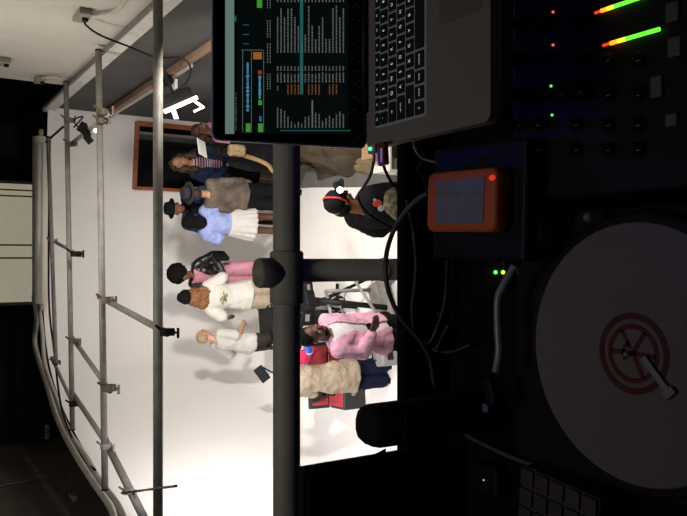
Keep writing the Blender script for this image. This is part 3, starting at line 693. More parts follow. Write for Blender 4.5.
MB().tube([cq(340, 306), (cq(340, 306).x, 0, .02)], .03).build('column', BLKM, t, True)
for a in (30, 150, 270): MB().tube([(cq(340, 306).x, 0, .12), (cq(340, 306).x+.3*math.cos(R(a)), .3*math.sin(R(a)), .02)], .02).build('leg', BLKM, t, True)
def small_box(name, p, d, mt, label, cat, rz=0, det=None):
    t = thing(name, label, cat, p, rz)
    MB().box((0, 0, d[2]/2), d, bev=min(d)*.12).build('casing', mt, t)
    MB().box((0, -d[1]/2-.003, d[2]*.55), (d[0]*.6, .008, d[2]*.35), bev=.003).build('front_panel', det or GREYP, t)
    MB().tube(spline([(-d[0]*.25, 0, d[2]), (-d[0]*.22, 0, d[2]+.04), (d[0]*.22, 0, d[2]+.04), (d[0]*.25, 0, d[2])]), .008).build('handle', BLKM, t, True)
    return t
small_box('recorder', p+Vector((.12, 0, .517)), (.2, .28, .12), BLKP, 'flat black box on the equipment cart, the wider one', 'recorder', .2, GREYP)
small_box('recorder', p+Vector((-.14, -.03, .517)), (.2, .24, .16), BLKP, 'black box with a grey front on the equipment cart', 'recorder', -.2)
# open case with pink-red lining
p = P(362, 372, 'z', 0)
RED = mat('red_lining', (.38, .035, .05), .8, nscale=12, namt=.3); CASE = mat('case_black', (.015, .015, .016), .6, nscale=20)
t = thing('flight_case', 'open black case with crimson lining standing behind the beige coat', 'case', p+Vector((-.03, .10, 0)), R(4))
MB().box((0, 0, .15), (.78, .34, .30), bev=.02).build('base', CASE, t); MB().box((0, 0, .295), (.72, .29, .03), bev=.01).build('lining', RED, t)
l = MB().box((0, .21, .42), (.78, .05, .26), Matrix.Rotation(R(-12), 3, 'X'), bev=.015).build('lid', CASE, t); MB().box((0, .18, .42), (.70, .02, .20), Matrix.Rotation(R(-12), 3, 'X'), bev=.004).build('lid_lining', RED, l)
for x in (-.2, .2): MB().box((x, -.185, .18), (.06, .02, .05), bev=.005).build('latch', STEEL, t)
o = small_box('flight_case', P(392, 352, 'z', 0), (.30, .26, .22), GREYP, 'plain grey case on the floor between the pink shirt and the navy trousers', 'case', R(12), BLKP)
# stool
p = P(372, 398, 'z', 0)
t = thing('stool', 'low black round-seated stool left of the beige coat', 'stool', p+Vector((.12, .42, 0)))
MB().lathe([(.17, .50), (.19, .515), (.19, .545), (.17, .56), (.02, .562)]).build('seat', BLKP, t, True)
for a in (45, 135, 225, 315): MB().tube([(math.cos(R(a))*.12, math.sin(R(a))*.12, .5), (math.cos(R(a))*.19, math.sin(R(a))*.19, .01)], .014).build('leg', BLKM, t, True)
# bottle with blue label held near head of pink man
p = P(308, 347, 'z', 1.45)
t = thing('drink_bottle', 'blue and white bottle held up between the pink shirt and the beige coat', 'bottle', p)
Mx = Matrix.Rotation(R(60), 4, 'Y') @ Matrix.Rotation(R(20), 4, 'X')
MB().lathe([(.03, -.07), (.034, -.065), (.034, .05), (.02, .08), (.013, .085), (.013, .10)], Mx).build('body', mat('bottle_white', (.7, .7, .68), .3, nscale=10), t, True)
MB().lathe([(.0345, -.055), (.036, -.05), (.036, .045), (.0345, .05)], Mx).build('wrapper', mat('bottle_blue', (.02, .12, .55), .4, nscale=10), t, True)
o = blob(MB().ell((0, 0, 0), .07, .06, .09).ell((.05, .02, -.08), .06, .05, .07), 'crimson_scarf', fab('crimson', (.55, .03, .10), .3), None, .01, .04)
o.location = P(303, 357, 'z', 1.38); tag(o, 'crimson bundled scarf beside the blue and white bottle', 'scarf')
# draped tarp piles at the studio's right side
def drape(name, poly, h, mt, label, cat, seed=0):
    xs = [p[0] for p in poly]; ys = [p[1] for p in poly]; cx = (min(xs)+max(xs))/2; cy = (min(ys)+max(ys))/2; rx = (max(xs)-min(xs))/2; ry = (max(ys)-min(ys))/2
    n = 60; vs = []; fs = []
    for j in range(n+1):
        for i in range(n+1):
            u = i/n*2-1; v = j/n*2-1
            e = max(0, 1-(abs(u)**2.6+abs(v)**2.6)**(1/2.6))
            nz = noise.noise(Vector((u*2.2+seed, v*2.2, seed)))*.5+abs(noise.noise(Vector((u*5+seed, v*3, seed+3))))*.35
            z = h*min(1, e*2.6)*(.65+nz*.55); x = u*rx*(1+.15*noise.noise(Vector((v*2, seed, u)))); y = v*ry*(1+.12*noise.noise(Vector((u*2, seed+1, v))))
            vs.append((x, y, max(z, .006)))
    for j in range(n):
        for i in range(n): a = j*(n+1)+i; fs.append([a, a+1, a+n+2, a+n+1])
    o = MB().add(vs, fs).build(name, mt, None, True); o.location = (cx, cy, .002); s = o.modifiers.new('t', 'SOLIDIFY'); s.thickness = .006; s.offset=0
    return tag(o, label, cat)
OLIVE = fab('olive_tarp', (.085, .066, .044), .45, 5)
drape('tarpaulin', [(1.02, 7.2), (1.95, 8.4)], .65, OLIVE, 'crumpled olive tarpaulin piled on the grey floor by the dark wall', 'tarpaulin', 2)
drape('dust_sheet', [(1.0, 6.2), (1.9, 7.1)], .28, fab('grey_sheet', (.13, .125, .115), .3, 5), 'low grey dust sheet spread on the floor beside the tarpaulin', 'sheet', 5)
drape('sandbag', [(.98, 7.14), (1.2, 7.4)], .14, fab('khaki', (.24, .19, .11), .3, 8), 'small khaki sandbag at the edge of the white floor', 'sandbag', 9)
# ochre long strap and bag in the crowd
o = cable('canvas_strap', [P(232, 147, 'y', 8.2), P(236, 152, 'y', 8.2), P(246, 156, 'y', 8.2), P(258, 160, 'y', 8.2), P(268, 165, 'y', 8.2), P(274, 172, 'y', 8.2), P(286, 178, 'y', 8.25)], .028, fab('ochre', (.34, .23, .11), .3), 'long ochre canvas strap trailing down among the crowd near the doorway', 'strap')
b_ = P(238, 150, 'y', 8.1)
o = blob(MB().box((0, 0, 0), (.13, .12, .20), bev=.03), 'canvas_bag', fab('tan_canvas', (.30, .22, .12), .3), None, .012, .04); o.location = (b_.x, 8.15, b_.z); tag(o, 'tan canvas bag held in the dark crowd beside the doorway', 'bag')
# extra person in black holding the bag, mostly behind laptop lid
pr = person('person all in black half hidden behind the laptop lid, holding a tan bag', (b_.x+.02, 8.45), R(165), 1.42, SK_D, female=True, J=dict(wrR=(-.1, -.22, .9), elR=(-.24, -.02, 1.08)))
garment_top(pr, BLKF, 'top', .85, 2, .03); garment_skirt(pr, BLKF, 'skirt', 1.0, .4, .16, .26); hair(pr, HB, [((0, .03, .05), (.09, .10, .09)), ((0, .08, -.06), (.08, .05, .12))], .03)
# cardboard box on white low shelf at right
p = P(410, 160, 'z', 0)
t = thing('low_shelf', 'white low shelf on the grey floor below the laptop corner', 'shelf', (p.x+.12, p.y, 0))
MB().box((0, 0, .36), (.55, .3, .03), bev=.005).build('top', WHITEP, t); MB().box((0, 0, .08), (.55, .3, .03), bev=.005).build('shelf_board', WHITEP, t)
for x in (-.265, .265): MB().box((x, 0, .18), (.02, .3, .36), bev=.004).build('side', WHITEP, t)
t = thing('cardboard_box', 'brown cardboard box on the white low shelf', 'box', (p.x+.12, p.y, .376))
MB().box((0, 0, .09), (.3, .2, .18), bev=.004).build('carton', mat('cardboard', (.33, .22, .12), .85, nscale=20), t); MB().box((0, 0, .182), (.05, .2, .003)).build('tape', mat('tape', (.4, .3, .18), .4, nscale=20), t)
# ================================================================== BALCONY RAIL
RY, RZ = 1.14, 4.21
c = P(286.6, 258, 'y', RY); RZ = c.z
t = thing('balcony_rail', 'thick dark steel handrail crossing in front of the studio', 'railing', (0, RY, RZ))
MB().tube([(-2.4, 0, 0), (2.0, 0, 0)], .0235, 28).build('handrail', RAILM, t, True)
px_ = P(350, 270, 'y', RY).x
jl = P(288, 304, 'y', RY).x; jr = P(288, 251, 'y', RY).x
MB().tube([(jl, 0, 0), (jl+.003, 0, 0), (jr-.003, 0, 0), (jr, 0, 0)], .028, 28, [.026, .029, .029, .026]).build('sleeve', RAILM, t, True)
MB().tube([(px_, 0, -.02), (px_, 0, 3.10-RZ)], .0205, 24).build('post', RAILM, t, True)
for x in (-1.9, 1.6): MB().tube([(x, 0, -.02), (x, 0, 3.10-RZ)], .0205, 24).build('post', RAILM, t, True)
# open socket of the three way fitting, pointing up and toward the viewer
sx = P(266, 273, 'y', RY).x
vs = []
d = Vector((0, .06, 1)).normalized(); a0 = Vector((sx, 0, 0))
ring = MB(); xd = Vector((1, 0, 0)); yd = d.cross(xd)
ring.loft([(a0+d*.0, .026, .026, xd, yd), (a0+d*.050, .0255, .0255, xd, yd), (a0+d*.054, .024, .024, xd, yd), (a0+d*.054, .0185, .0185, xd, yd), (a0+d*.02, .018, .018, xd, yd)], 28)
ring.build('open_socket', mat('socket_dark', (.26, .25, .21), .6, .0, nscale=20), t, True)
MB().tube([(px_, 0, -.2), (px_, 0, -.203)], .022, 24).build('collar', RAILM, t, True)
# ================================================================== DJ DESK
ZD_ = 3.93
t = thing('dj_desk', 'black DJ desk behind the balcony rail carrying the decks', 'desk', (0, 0, 0))
MB().box((0, .60, ZD_-.02), (2.6, .89, .04), bev=.004).build('top', DESKM, t)
tag(MB().box((0, 1.065, 3.565), (2.6, .022, .92), bev=.003).build('desk_front_panel', DESKM), 'tall black front panel closing the desk towards the studio', 'panel')
for x in (-1.27, 1.27): MB().box((x, .6, 3.50), (.04, .86, .80), bev=.003).build('side_panel', DESKM, t)
# ---- laptop
XL, ZL = .15, 4.235; LW, LD = .359, .247; YF = .609; YH = YF+LD
t = thing('laptop', 'open aluminium laptop showing DJ software, raised over the desk', 'laptop', (XL+LW/2, YF, ZL))
ALU = mat('aluminium', (.20, .18, .18), .5, .1, nscale=80, namt=.05)
def rrect(w, d, r, z0, z1, n=6):
    pts = []
    for cx, cy, a0 in ((w/2-r, d/2-r, 0), (-w/2+r, d/2-r, 90), (-w/2+r, -d/2+r, 180), (w/2-r, -d/2+r, 270)):
        for i in range(n+1):
            a = R(a0+90*i/n); pts.append((cx+r*math.cos(a), cy+r*math.sin(a)))
    k = len(pts); vs = [(x, y, z0) for x, y in pts]+[(x, y, z1) for x, y in pts]
    fs = [[i for i in range(k)][::-1], [k+i for i in range(k)]]+[[i, (i+1) % k, k+(i+1) % k, k+i] for i in range(k)]
    return vs, fs
def rbox(w, d, r, z0, z1, M=Matrix()):
    vs, fs = rrect(w, d, r, z0, z1); return MB().add([M @ Vector(v) for v in vs], fs)
base = rbox(LW, LD, .012, -.016, 0, Matrix.Translation((0, LD/2, 0))).build('base', ALU, t, bev=.001)
rbox(.282, .110, .003, .0, .0006, Matrix.Translation((-.014, .168, 0))).build('key_tray', mat('backlight', (.02, .02, .02), .6, nscale=60, emit=(.75, .85, .9), estr=.05), base)
rbox(.105, .075, .004, .0, .0005, Matrix.Translation((0, .05, 0))).build('trackpad', mat('trackpad', (.155, .135, .14), .45, .1, nscale=80, namt=.04), base)
KM = mat('key_black', (.006, .006, .006), .5, nscale=60); LEG = glow('legend_glow', (.8, .88, .92), .6)
rows = [(.2165, .009, [('esc', 1)]+[('F%d' % i, 1) for i in range(1, 13)]+[('', 1)]),
        (.2015, .0155, list(zip('`1234567890-=', [1]*13))+[('delete', 1.5)]),
        (.1825, .0155, [('tab', 1.5)]+list(zip('QWERTYUIOP[]', [1]*12))+[('\\', 1)]),
        (.1635, .0155, [('caps lock', 1.75)]+list(zip('ASDFGHJKL;\'', [1]*11))+[('return', 1.75)]),
        (.1445, .0155, [('shift', 2.25)]+list(zip('ZXCVBNM,./', [1]*10))+[('shift', 2.25)]),
        (.1245, .0175, [('fn', 1), ('control', 1), ('option', 1), ('command', 1.25), ('', 5.0), ('command', 1.25), ('option', 1), ('<', 1), ('^', 1), ('>', 1)])]
U1 = .01925; kx0 = -U1*14.5/2-.014
km = {}
for yk, hk, ks in rows:
    x = kx0
    tot = sum(w for _, w in ks); 
    for s, w in ks:
        wd = w*U1*14.5/tot if hk < .01 else w*U1
        key = (round(wd, 4), hk)
        if key not in km:
            vs, fs = rrect(wd-.0032, hk, .0015, .0, .0016, 3); me = bpy.data.meshes.new('key'); me.from_pydata(vs, [], fs); me.materials.append(KM); km[key] = me
        o = bpy.data.objects.new('key', km[key]); COL.objects.link(o); o.parent = t; o.location = (x+wd/2, yk, .0006)
        if s:
            sz = .0065 if len(s) == 1 else .0032
            text_mesh(s, sz, 'legend', LEG, o, Matrix.Translation((0, 0, .0018)))
        x += wd
# lid
hinge = Vector((0, LD-.002, .0)); top = P(212, 140, 'x', XL)-Vector((XL+LW/2, YF, ZL)); dirl = Vector((0, top.y-hinge.y, top.z-hinge.z)); LH = dirl.length; dirl.normalize()
nrm = Vector((1, 0, 0)).cross(dirl).normalized()      # towards viewer?
if nrm.y > 0: nrm = -nrm
ML = Matrix(((1, dirl.x, nrm.x, 0), (0, dirl.y, nrm.y, hinge.y), (0, dirl.z, nrm.z, hinge.z), (0, 0, 0, 1)))
lid = rbox(LW, LH, .010, -.006, 0, ML @ Matrix.Translation((0, LH/2, 0))).build('lid', mat('lid_alu', (.25, .25, .35), .35, .3, nscale=80), t, bev=.001)
rbox(LW-.004, LH-.004, .009, 0, .0006, ML @ Matrix.Translation((0, LH/2, 0))).build('glass', mat('screen_glass', (.004, .004, .006), .08, nscale=60), lid)
MB().tube([hinge+Vector((-.13, 0, .003)), hinge+Vector((.13, 0, .003))], .005).build('hinge', BLKP, t, True)
# display contents: pixels of the picture converted to lid coordinates
LB = (P(212, 140, 'x', XL))
def lidxy(px, py):
    # intersect the viewing line with the lid plane
    o0 = Vector((XL+LW/2, YF, ZL)); n = nrm; p0 = o0+hinge
    dd_ = FW+RT*((258-py)/F)+UP*((343.5-px)/F); s = (p0-CAM).dot(n)/dd_.dot(n); q = CAM+dd_*s-p0
    return max(-LW/2+.007, min(LW/2-.007, q.x)), q.dot(dirl)
disp = MB(); scol = []
cols = dict(bar=((.32, .50, .42), .34), dark=((.008, .02, .022), .12), green=((.12, .75, .08), .33), blue=((.05, .28, .6), .45), orange=((.75, .27, .04), .35), teal=((.05, .30, .28), .28), txt=((.42, .46, .44), .22), otx=((.62, .24, .08), .22), red=((.6, .1, .05), .4), cyan=((.2, .65, .75), .35))
names = list(cols); dm = [glow('screen_'+n, *cols[n]) for n in names]
def sq(x0, y0, x1, y1, c, lev=.0009):
    a, b, c2, d2 = lidxy(x0, y0), lidxy(x1, y0), lidxy(x1, y1), lidxy(x0, y1)
    disp.cur = names.index(c); disp.add([ML @ Vector((*q, lev)) for q in (a, b, c2, d2)], [[0, 1, 2, 3]])
sq(225, -150, 234, 134, 'bar', .0010)
sq(236, -150, 348, 134, 'dark', .0008)
def S(x): return 205+x/3.442
def T(y): return y/3.44
for (x0, y0, x1, y1, c) in ((140, 425, 156, 455, 'green'), (182, 425, 198, 455, 'green'), (178, 0, 196, 28, 'green'), (165, 180, 195, 205, 'orange'), (143, 215, 150, 385, 'blue'), (184, 262, 191, 340, 'blue'), (183, 345, 195, 362, 'green'), (182, 243, 194, 256, 'red'), (186, 400, 194, 418, 'blue'),
                            (326, 0, 337, 325, 'teal'), (100, 320, 106, 450, 'dark'), (99, 55, 107, 75, 'teal'), (130, 85, 150, 88, 'teal'), (130, 118, 150, 121, 'teal'), (130, 150, 150, 153, 'teal'), (366, 345, 371, 440, 'txt'), (258, 448, 500, 451, 'teal'), (128, 175, 130, 455, 'txt'), (158, 175, 160, 455, 'txt'), (200, 175, 202, 455, 'txt'), (124, 172, 200, 174, 'txt')):
    sq(S(x0), T(y0), S(x1), T(y1), c, .0011)
for i in range(26):
    y = 320+i*5.1; sq(S(103), T(y), S(108), T(y+random.uniform(1, 4)), 'txt', .0011)
for k in range(26):      # waveform ripples
    y = 215+k*6.5; w = random.uniform(1, 6); sq(S(146-w), T(y), S(146+w), T(y+4), random.choice(['blue', 'cyan']), .0012); 
for k in range(20):
    y = 262+k*4; w = random.uniform(1, 5); sq(S(188-w), T(y), S(188+w), T(y+3), 'cyan', .0012)
for i in range(20):
    x = 247+i*11.9
    def cell(y0, y1, c):
        y = y1
        while y > y0:
            w = random.uniform(3, 9); sq(S(x), T(max(y0, y-w)), S(x+4.2), T(y), c, .0011); y -= w+random.uniform(1.2, 2.5)
    cell(448-random.uniform(20, 75) if i else 370, 440, 'txt')
    if i in (3, 4, 5, 6) or 8 < i < 13 or 14 < i < 18: cell(290, 325, 'otx')
    else: cell(295, 312, 'otx') if i == 0 else None
    cell(-random.uniform(60, 240), 8, 'txt'); cell(-330, -262, 'txt')
    cell(250+random.uniform(0, 6), 284, 'txt'); cell(228, 244, 'txt'); cell(random.choice([30, 60, 90, 120, 135, 20]) if i != 7 else 150, 182, 'txt')
for i in range(7):
    for x in (213, 222): sq(S(x), T(70+i*9), S(x+3), T(70+i*9+6), 'txt', .0011); sq(S(x), T(150+i*10), S(x+3), T(150+i*10+7), 'txt', .0011); sq(S(x), T(255+i*8), S(x+3), T(255+i*8+5), 'txt', .0011); sq(S(x), T(i*8-24), S(x+3), T(i*8-19), 'txt', .0011)
for i in range(14):
    for j in range(20): pass
do = disp.build('display', dm, lid)
# stand under laptop
ts = thing('laptop_stand', 'black stand lifting the laptop above the mixer and desk', 'stand', (XL+LW/2, YF+.13, ZD_))
hs = ZL-.016-ZD_
MB().box((0, 0, hs-.004), (.26, .20, .008), bev=.002).build('plate', BLKM, ts)
for s in (-1, 1): MB().tube([(s*.11, .09, .01), (s*.11, .09, hs-.008)], .008).build('leg', BLKM, ts, True)
MB().box((0, .09, .006), (.26, .02, .012), bev=.003).build('foot', BLKM, ts)
# magsafe plug with green light, charging cable, red USB device
pm_ = P(373, 149, 'x', XL-.004)
t = thing('charger_cable', 'grey laptop charging cable with a green light at its plug', 'cable', pm_)
MB().box((0, 0, 0), (.012, .018, .007), bev=.002).build('plug', GREYP, t)
MB().box((-.0, -.0, .0045), (.004, .004, .003)).build('indicator', glow('led_green', (.1, 1, .35), 2.2), t)
MB().tube(spline([(-.004, 0, 0), P(374, 160, 'y', .88)-pm_, P(370, 176, 'y', .90)-pm_, P(363, 188, 'y', .94)-pm_, P(358, 197, 'y', .98)-pm_, P(366, 212, 'y', 1.0)-pm_, P(384, 224, 'y', 1.02)-pm_, P(402, 232, 'y', 1.04)-pm_]), .0022, 8).build('cord', mat('grey_cord', (.10, .10, .105), .5, nscale=20), t, True)
pu = P(383, 154, 'y', .80)
t = thing('usb_dongle', 'dark red USB device with a pale strip plugged into the laptop side', 'usb device', pu)
MB().box((0, 0, 0), (.030, .016, .009), Matrix.Rotation(R(5), 3, 'Z'), bev=.002).build('shell', mat('red_shell', (.22, .02, .01), .4, nscale=20), t)
MB().box((-.002, -.0035, .005), (.018, .003, .001)).build('strip', mat('pale_strip', (.7, .6, .5), .5, nscale=20, emit=(.8, .6, .5), estr=.1), t)
MB().tube(spline([(-.012, 0, 0), P(386, 172, 'y', .82)-pu, P(393, 184, 'y', .84)-pu, P(404, 190, 'y', .86)-pu, P(420, 192, 'z', 4.10)-pu]), .0020, 8).build('cord', BLKM, t, True)
# ---- orange rugged drive on black box
zt = 4.135
a = P(459, 201, 'z', zt)
t = thing('audio_interface', 'black box under the orange hard drive at the back of the desk', 'audio box', (a.x, a.y, ZD_), R(-2))
MB().box((0, 0, (zt-.03-ZD_)/2), (.16, .19, zt-.03-ZD_), bev=.006).build('casing', BLKP, t)
for i in range(4): MB().tube([(-.055+i*.036, -.095, .1), (-.055+i*.036, -.108, .1)], .009, 14).build('knob', BLKM, t)
t = thing('portable_drive', 'orange rubber bumpered hard drive with a grey lid on the black box', 'hard drive', (a.x, a.y, zt), R(-2))
OR = mat('orange_rubber', (.55, .10, .015), .6, nscale=30, namt=.1)
rbox(.084, .142, .012, -.028, 0).build('bumper', OR, t, True, bev=.005)
rbox(.060, .100, .004, 0, .0012).build('lid_plate', mat('drive_grey', (.20, .19, .165), .5, .1, nscale=60), t)
MB().ell((.028, -.064, .0), .004, .006, .002).build('indicator', glow('led_red', (1, .08, .02), .5), t, True)
tag(MB().tube(spline([a+Vector((-.015, .07, -.012)), P(425, 180, 'z', 4.13), P(418, 170, 'z', 4.14), P(425, 156, 'z', 4.15), P(418, 146, 'z', 4.17)]), .0028, 8).build('drive_cable', BLKM, None, True), 'thin black cable from the orange drive up to the laptop', 'cable')
tag(MB().tube(spline([P(414, 140, 'z', 4.2), P(416, 150, 'z', 4.18), P(423, 158, 'z', 4.16), P(436, 162, 'z', 4.14)]), .0022, 8).build('white_cable', mat('cord_white', (.4, .38, .4), .5, nscale=20), None, True), 'short pale cable end beneath the laptop corner', 'cable')
t = thing('jack_adaptor', 'pair of small brass jack adaptors below the orange drive', 'adaptor', P(455, 240, 'z', 4.0))
for i in (0, 1): MB().box((-.013*i, -.006*i, 0), (.012, .016, .01), bev=.003).build('plug', BRASS, t)
# ---- mixer
zm = 4.07
mx0, mx1 = .075, .42; my0, my1 = .30, .745
t = thing('dj_mixer', 'black DJ mixer with red to green level meters beneath the laptop', 'mixer', ((mx0+mx1)/2, (my0+my1)/2, ZD_))
MX = Vector(((mx0+mx1)/2, (my0+my1)/2, ZD_))
MB().box((0, 0, (zm-ZD_)/2), (mx1-mx0, my1-my0, zm-ZD_), bev=.006).build('casing', BLKP, t)
def mp(px, py, dz=0): return P(px, py, 'z', zm+dz)-MX
stops = [glow('vu_red', (1, .06, .01), 1.0), glow('vu_orange', (1, .28, .01), 2.2), glow('vu_yellow', (1, .6, .03), 2.2), glow('vu_green', (.15, 1, .05), 1.3)]
for k, (a_, b_2) in enumerate((((595, 13), (642, -3)), ((603, 45.5), (660, 29)))):
    vm = MB().tube([mp(*a_, .001), mp(*b_2, .001)], .0026, 8).build('level_meter', BLKP, t)
    n = 14
    for i in range(n):
        f = i/n; g = (i+.86)/n; A_ = mp(*a_, .004); B_ = mp(*b_2, .004)
        j = 0 if f < .13 else 1 if f < .28 else 2 if f < .42 else 3
        MB().tube([A_.lerp(B_, f), A_.lerp(B_, g)], .0026 if i > 1 else .0018, 8).build('segment', stops[j], vm, True)
for (x, y, w, h) in ((673, 12, .018, .013), (675, 47, .018, .013), (657, 87, .020, .012), (672, 120, .012, .012)):
    p = mp(x, y, .003); MB().box(p, (w*1.2, h*1.2, .006), bev=.002).build('button', mat('button_grey', (.10, .09, .10), .5, nscale=30), t)
for (x, y, g) in ((553, 12, 'r'), (553, 45, 'r'), (551, 86, 'g'), (552, 115, 'g')):
    MB().ell(mp(x, y, .002), .0018, .0018, .0018).build('indicator', glow('led_small_'+g, (1, .15, .1) if g == 'r' else (.2, .9, .3), 1.0), t, True)
for x in (520, 540, 578, 610, 640):
    for y in (25, 60, 95, 125, 150):
        if x == 610 and y < 60 or x==640 and y < 60: continue
        kb = MB().lathe([(.009, 0), (.009, .004), (.0065, .006), (.006, .016), (.005, .017), (.001, .017)], Matrix.Translation(mp(x, y, 0)), 18).build('knob', BLKM, t, True)
        MB().box(mp(x, y, .0175)+Vector((0, .003, 0)), (.0012, .005, .0008)).build('pointer', mat('pointer', (.2, .2, .2), .5, nscale=30), kb)
for (x, y) in ((540, 23), (537, 66), (563, 95), (581, 93)):
    MB().ell(mp(x, y, .019), .003, .003, .002).build('knob_cap', mat('cap_grey', (.12, .11, .1), .5, nscale=30), t, True)
for y in (40, 80, 120):
    f = MB().box(mp(690, y, .0), (.006, .06, .003)).build('fader_slot', BLKM, t); MB().box(mp(690, y, .008), (.02, .01, .016), bev=.002).build('fader_knob', BLKP, f)
# ---- turntable
zp = 4.06
pc = P(645, 355, 'z', zp); pc = Vector((pc.x, pc.y+.016, zp))
t = thing('turntable', 'black record player with a pale slipmat bearing a red ring emblem', 'turntable', (pc.x, pc.y, ZD_))
O = Vector((pc.x, pc.y, ZD_)); hb = zp-.03-ZD_
MB().box((-.0, .02, hb/2), (.353, .41, hb), bev=.01).build('plinth', BLKP, t)
MB().lathe([(.166, hb), (.166, hb+.022), (.160, hb+.027), (.001, hb+.027)], seg=96).build('platter', mat('platter', (.012, .012, .013), .5, .1, nscale=40), t, True)
MB().lathe([(.152, zp-ZD_-.0025), (.1525, zp-ZD_-.001), (.151, zp-ZD_), (.001, zp-ZD_)], seg=96).build('slipmat', mat('slipmat', (.15, .125, .145), .9, nscale=120, namt=.08), t)
REDL = mat('emblem_red', (.085, .010, .013), .8, nscale=60)
em = MB(); zz = zp-ZD_+.0006
def annulus(r0, r1, a0=0, a1=360, n=72, c=(0, 0)):
    vs = []; fs = []
    for i in range(n+1):
        a = R(a0+(a1-a0)*i/n); vs += [(c[0]+r0*math.cos(a), c[1]+r0*math.sin(a), zz), (c[0]+r1*math.cos(a), c[1]+r1*math.sin(a), zz)]
    for i in range(n): fs.append([2*i, 2*i+1, 2*i+3, 2*i+2])
    em.add(vs, fs)
annulus(.0400, .0475); annulus(.0285, .0345)
def bar(a, r0, r1, w):
    d = Vector((math.cos(R(a)), math.sin(R(a)), 0)); s = Vector((-d.y, d.x, 0)); z = Vector((0, 0, zz))
    em.add([z+d*r0+s*w, z+d*r0-s*w, z+d*r1-s*w, z+d*r1+s*w], [[0, 1, 2, 3]])
for a in (88, 268, 328, 208): bar(a, .004, .030, .003)
bar(30, .006, .030, .0025)
annulus(.010, .0155, 20, 130)
em.build('emblem', REDL, t)
MB().lathe([(.0035, zp-ZD_), (.0035, zp-ZD_+.012), (.002, zp-ZD_+.015), (.0005, zp-ZD_+.015)]).build('spindle', STEEL, t, True)
# tonearm across the back
def tp_(px, py, z): return P(px, py, 'z', z)-O
zt_ = 4.085
ta = MB().tube(spline([tp_(517, 262, zt_), tp_(511, 272, zt_), tp_(503, 286, zt_), tp_(498, 300, zt_), tp_(498, 330, zt_), tp_(499, 352, zt_), tp_(496, 372, zt_)], 8), .0055, 12).build('tonearm', mat('arm_grey', (.22, .21, .27), .4, .2, nscale=30), t, True)
MB().box(tp_(491, 392, zt_-.004), (.035, .018, .012), Matrix.Rotation(R(15), 3, 'Z'), bev=.003).build('headshell', BLKP, ta)
MB().box(tp_(487, 408, zt_-.006), (.012, .012, .010), bev=.002).build('cartridge', mat('cartridge', (.10, .10, .20), .4, nscale=30), ta)
MB().tube([tp_(530, 232, zt_)+Vector((0, 0, -.05)), tp_(530, 232, zt_)], .022, 24).build('arm_base', BLKP, t, True)
MB().tube([tp_(514, 262, zt_), tp_(530, 236, zt_)], .010, 14).build('pivot', BLKP, ta, True)
MB().tube([tp_(588, 217, zt_-.03), tp_(588, 217, zt_-.015)], .006, 12).build('speed_button', mat('speed_grey', (.15, .15, .15), .4, nscale=20), t, True)
# grey stick lying on the emblem
a1 = P(643, 357, 'z', zp+.004); a2 = P(669, 393, 'z', zp+.004)
t = thing('stylus_brush', 'small grey stick lying across the red ring emblem', 'stick', (a1+a2)/2)
cc = t.location.copy()
dr = (a2-a1); rotm = dr.to_track_quat('Y', 'Z').to_matrix()
MB().box((0, 0, 0), (.008, dr.length, .004), rotm, bev=.0015).build('handle', mat('stick_grey', (.22, .23, .27), .4, nscale=30), t)
MB().box(a2-cc, (.016, .010, .005), rotm, bev=.0015).build('tip', mat('tip_grey', (.2, .18, .2), .5, nscale=30), t)
# small device with two green lights
p = P(498, 272, 'z', 4.035)
t = thing('power_strip', 'dark power block with two green lights beside the tonearm', 'power block', (p.x, p.y+.01, ZD_))
MB().box((0, 0, .0525), (.05, .05, .105), bev=.006).build('casing', BLKP, t)
for px in (495.5, 503): 
    q = P(px, 272.3, 'z', 4.036); MB().ell(q-Vector((p.x, p.y+.01, ZD_)), .0030, .0035, .002).build('indicator', glow('led_lime' if px > 500 else 'led_green2', (.45, 1, .05) if px > 500 else (.1, .9, .1), 2.0), t, True)
# sampler pad with pale grid left of the turntable
g = [P(522, 465, 'z', 4.0), P(600, 499, 'z', 4.0)]
p = P(560, 500, 'z', 4.0); rz = math.atan2(g[1].y-g[0].y, g[1].x-g[0].x)
ct = (g[0]+g[1])/2; nd = Vector((g[1].y-g[0].y, -(g[1].x-g[0].x), 0)).normalized()
if nd.x > 0: nd = -nd
ct = ct+nd*.085
t = thing('pad_controller', 'dim grey pad controller with a grid of muted squares left of the turntable', 'controller', (ct.x, ct.y, ZD_), rz)
L = (g[1]-g[0]).length
MB().box((0, 0, .035), (L, .17, .07), bev=.004).build('casing', mat('pad_case', (.04, .036, .038), .6, nscale=30), t)
PC = [mat('pad_%d' % i, c, .6, nscale=40) for i, c in enumerate(((.05, .045, .043), (.036, .03, .037), (.03, .03, .036), (.05, .03, .033)))]
nx = 5
for i in range(nx):
    for j in range(6): MB().box((-L/2+L*(i+.5)/nx, -.085+.17*(j+.5)/6, .072), (L/nx*.84, .17/6*.84, .005), bev=.001).build('pad', PC[random.randrange(4)], t)
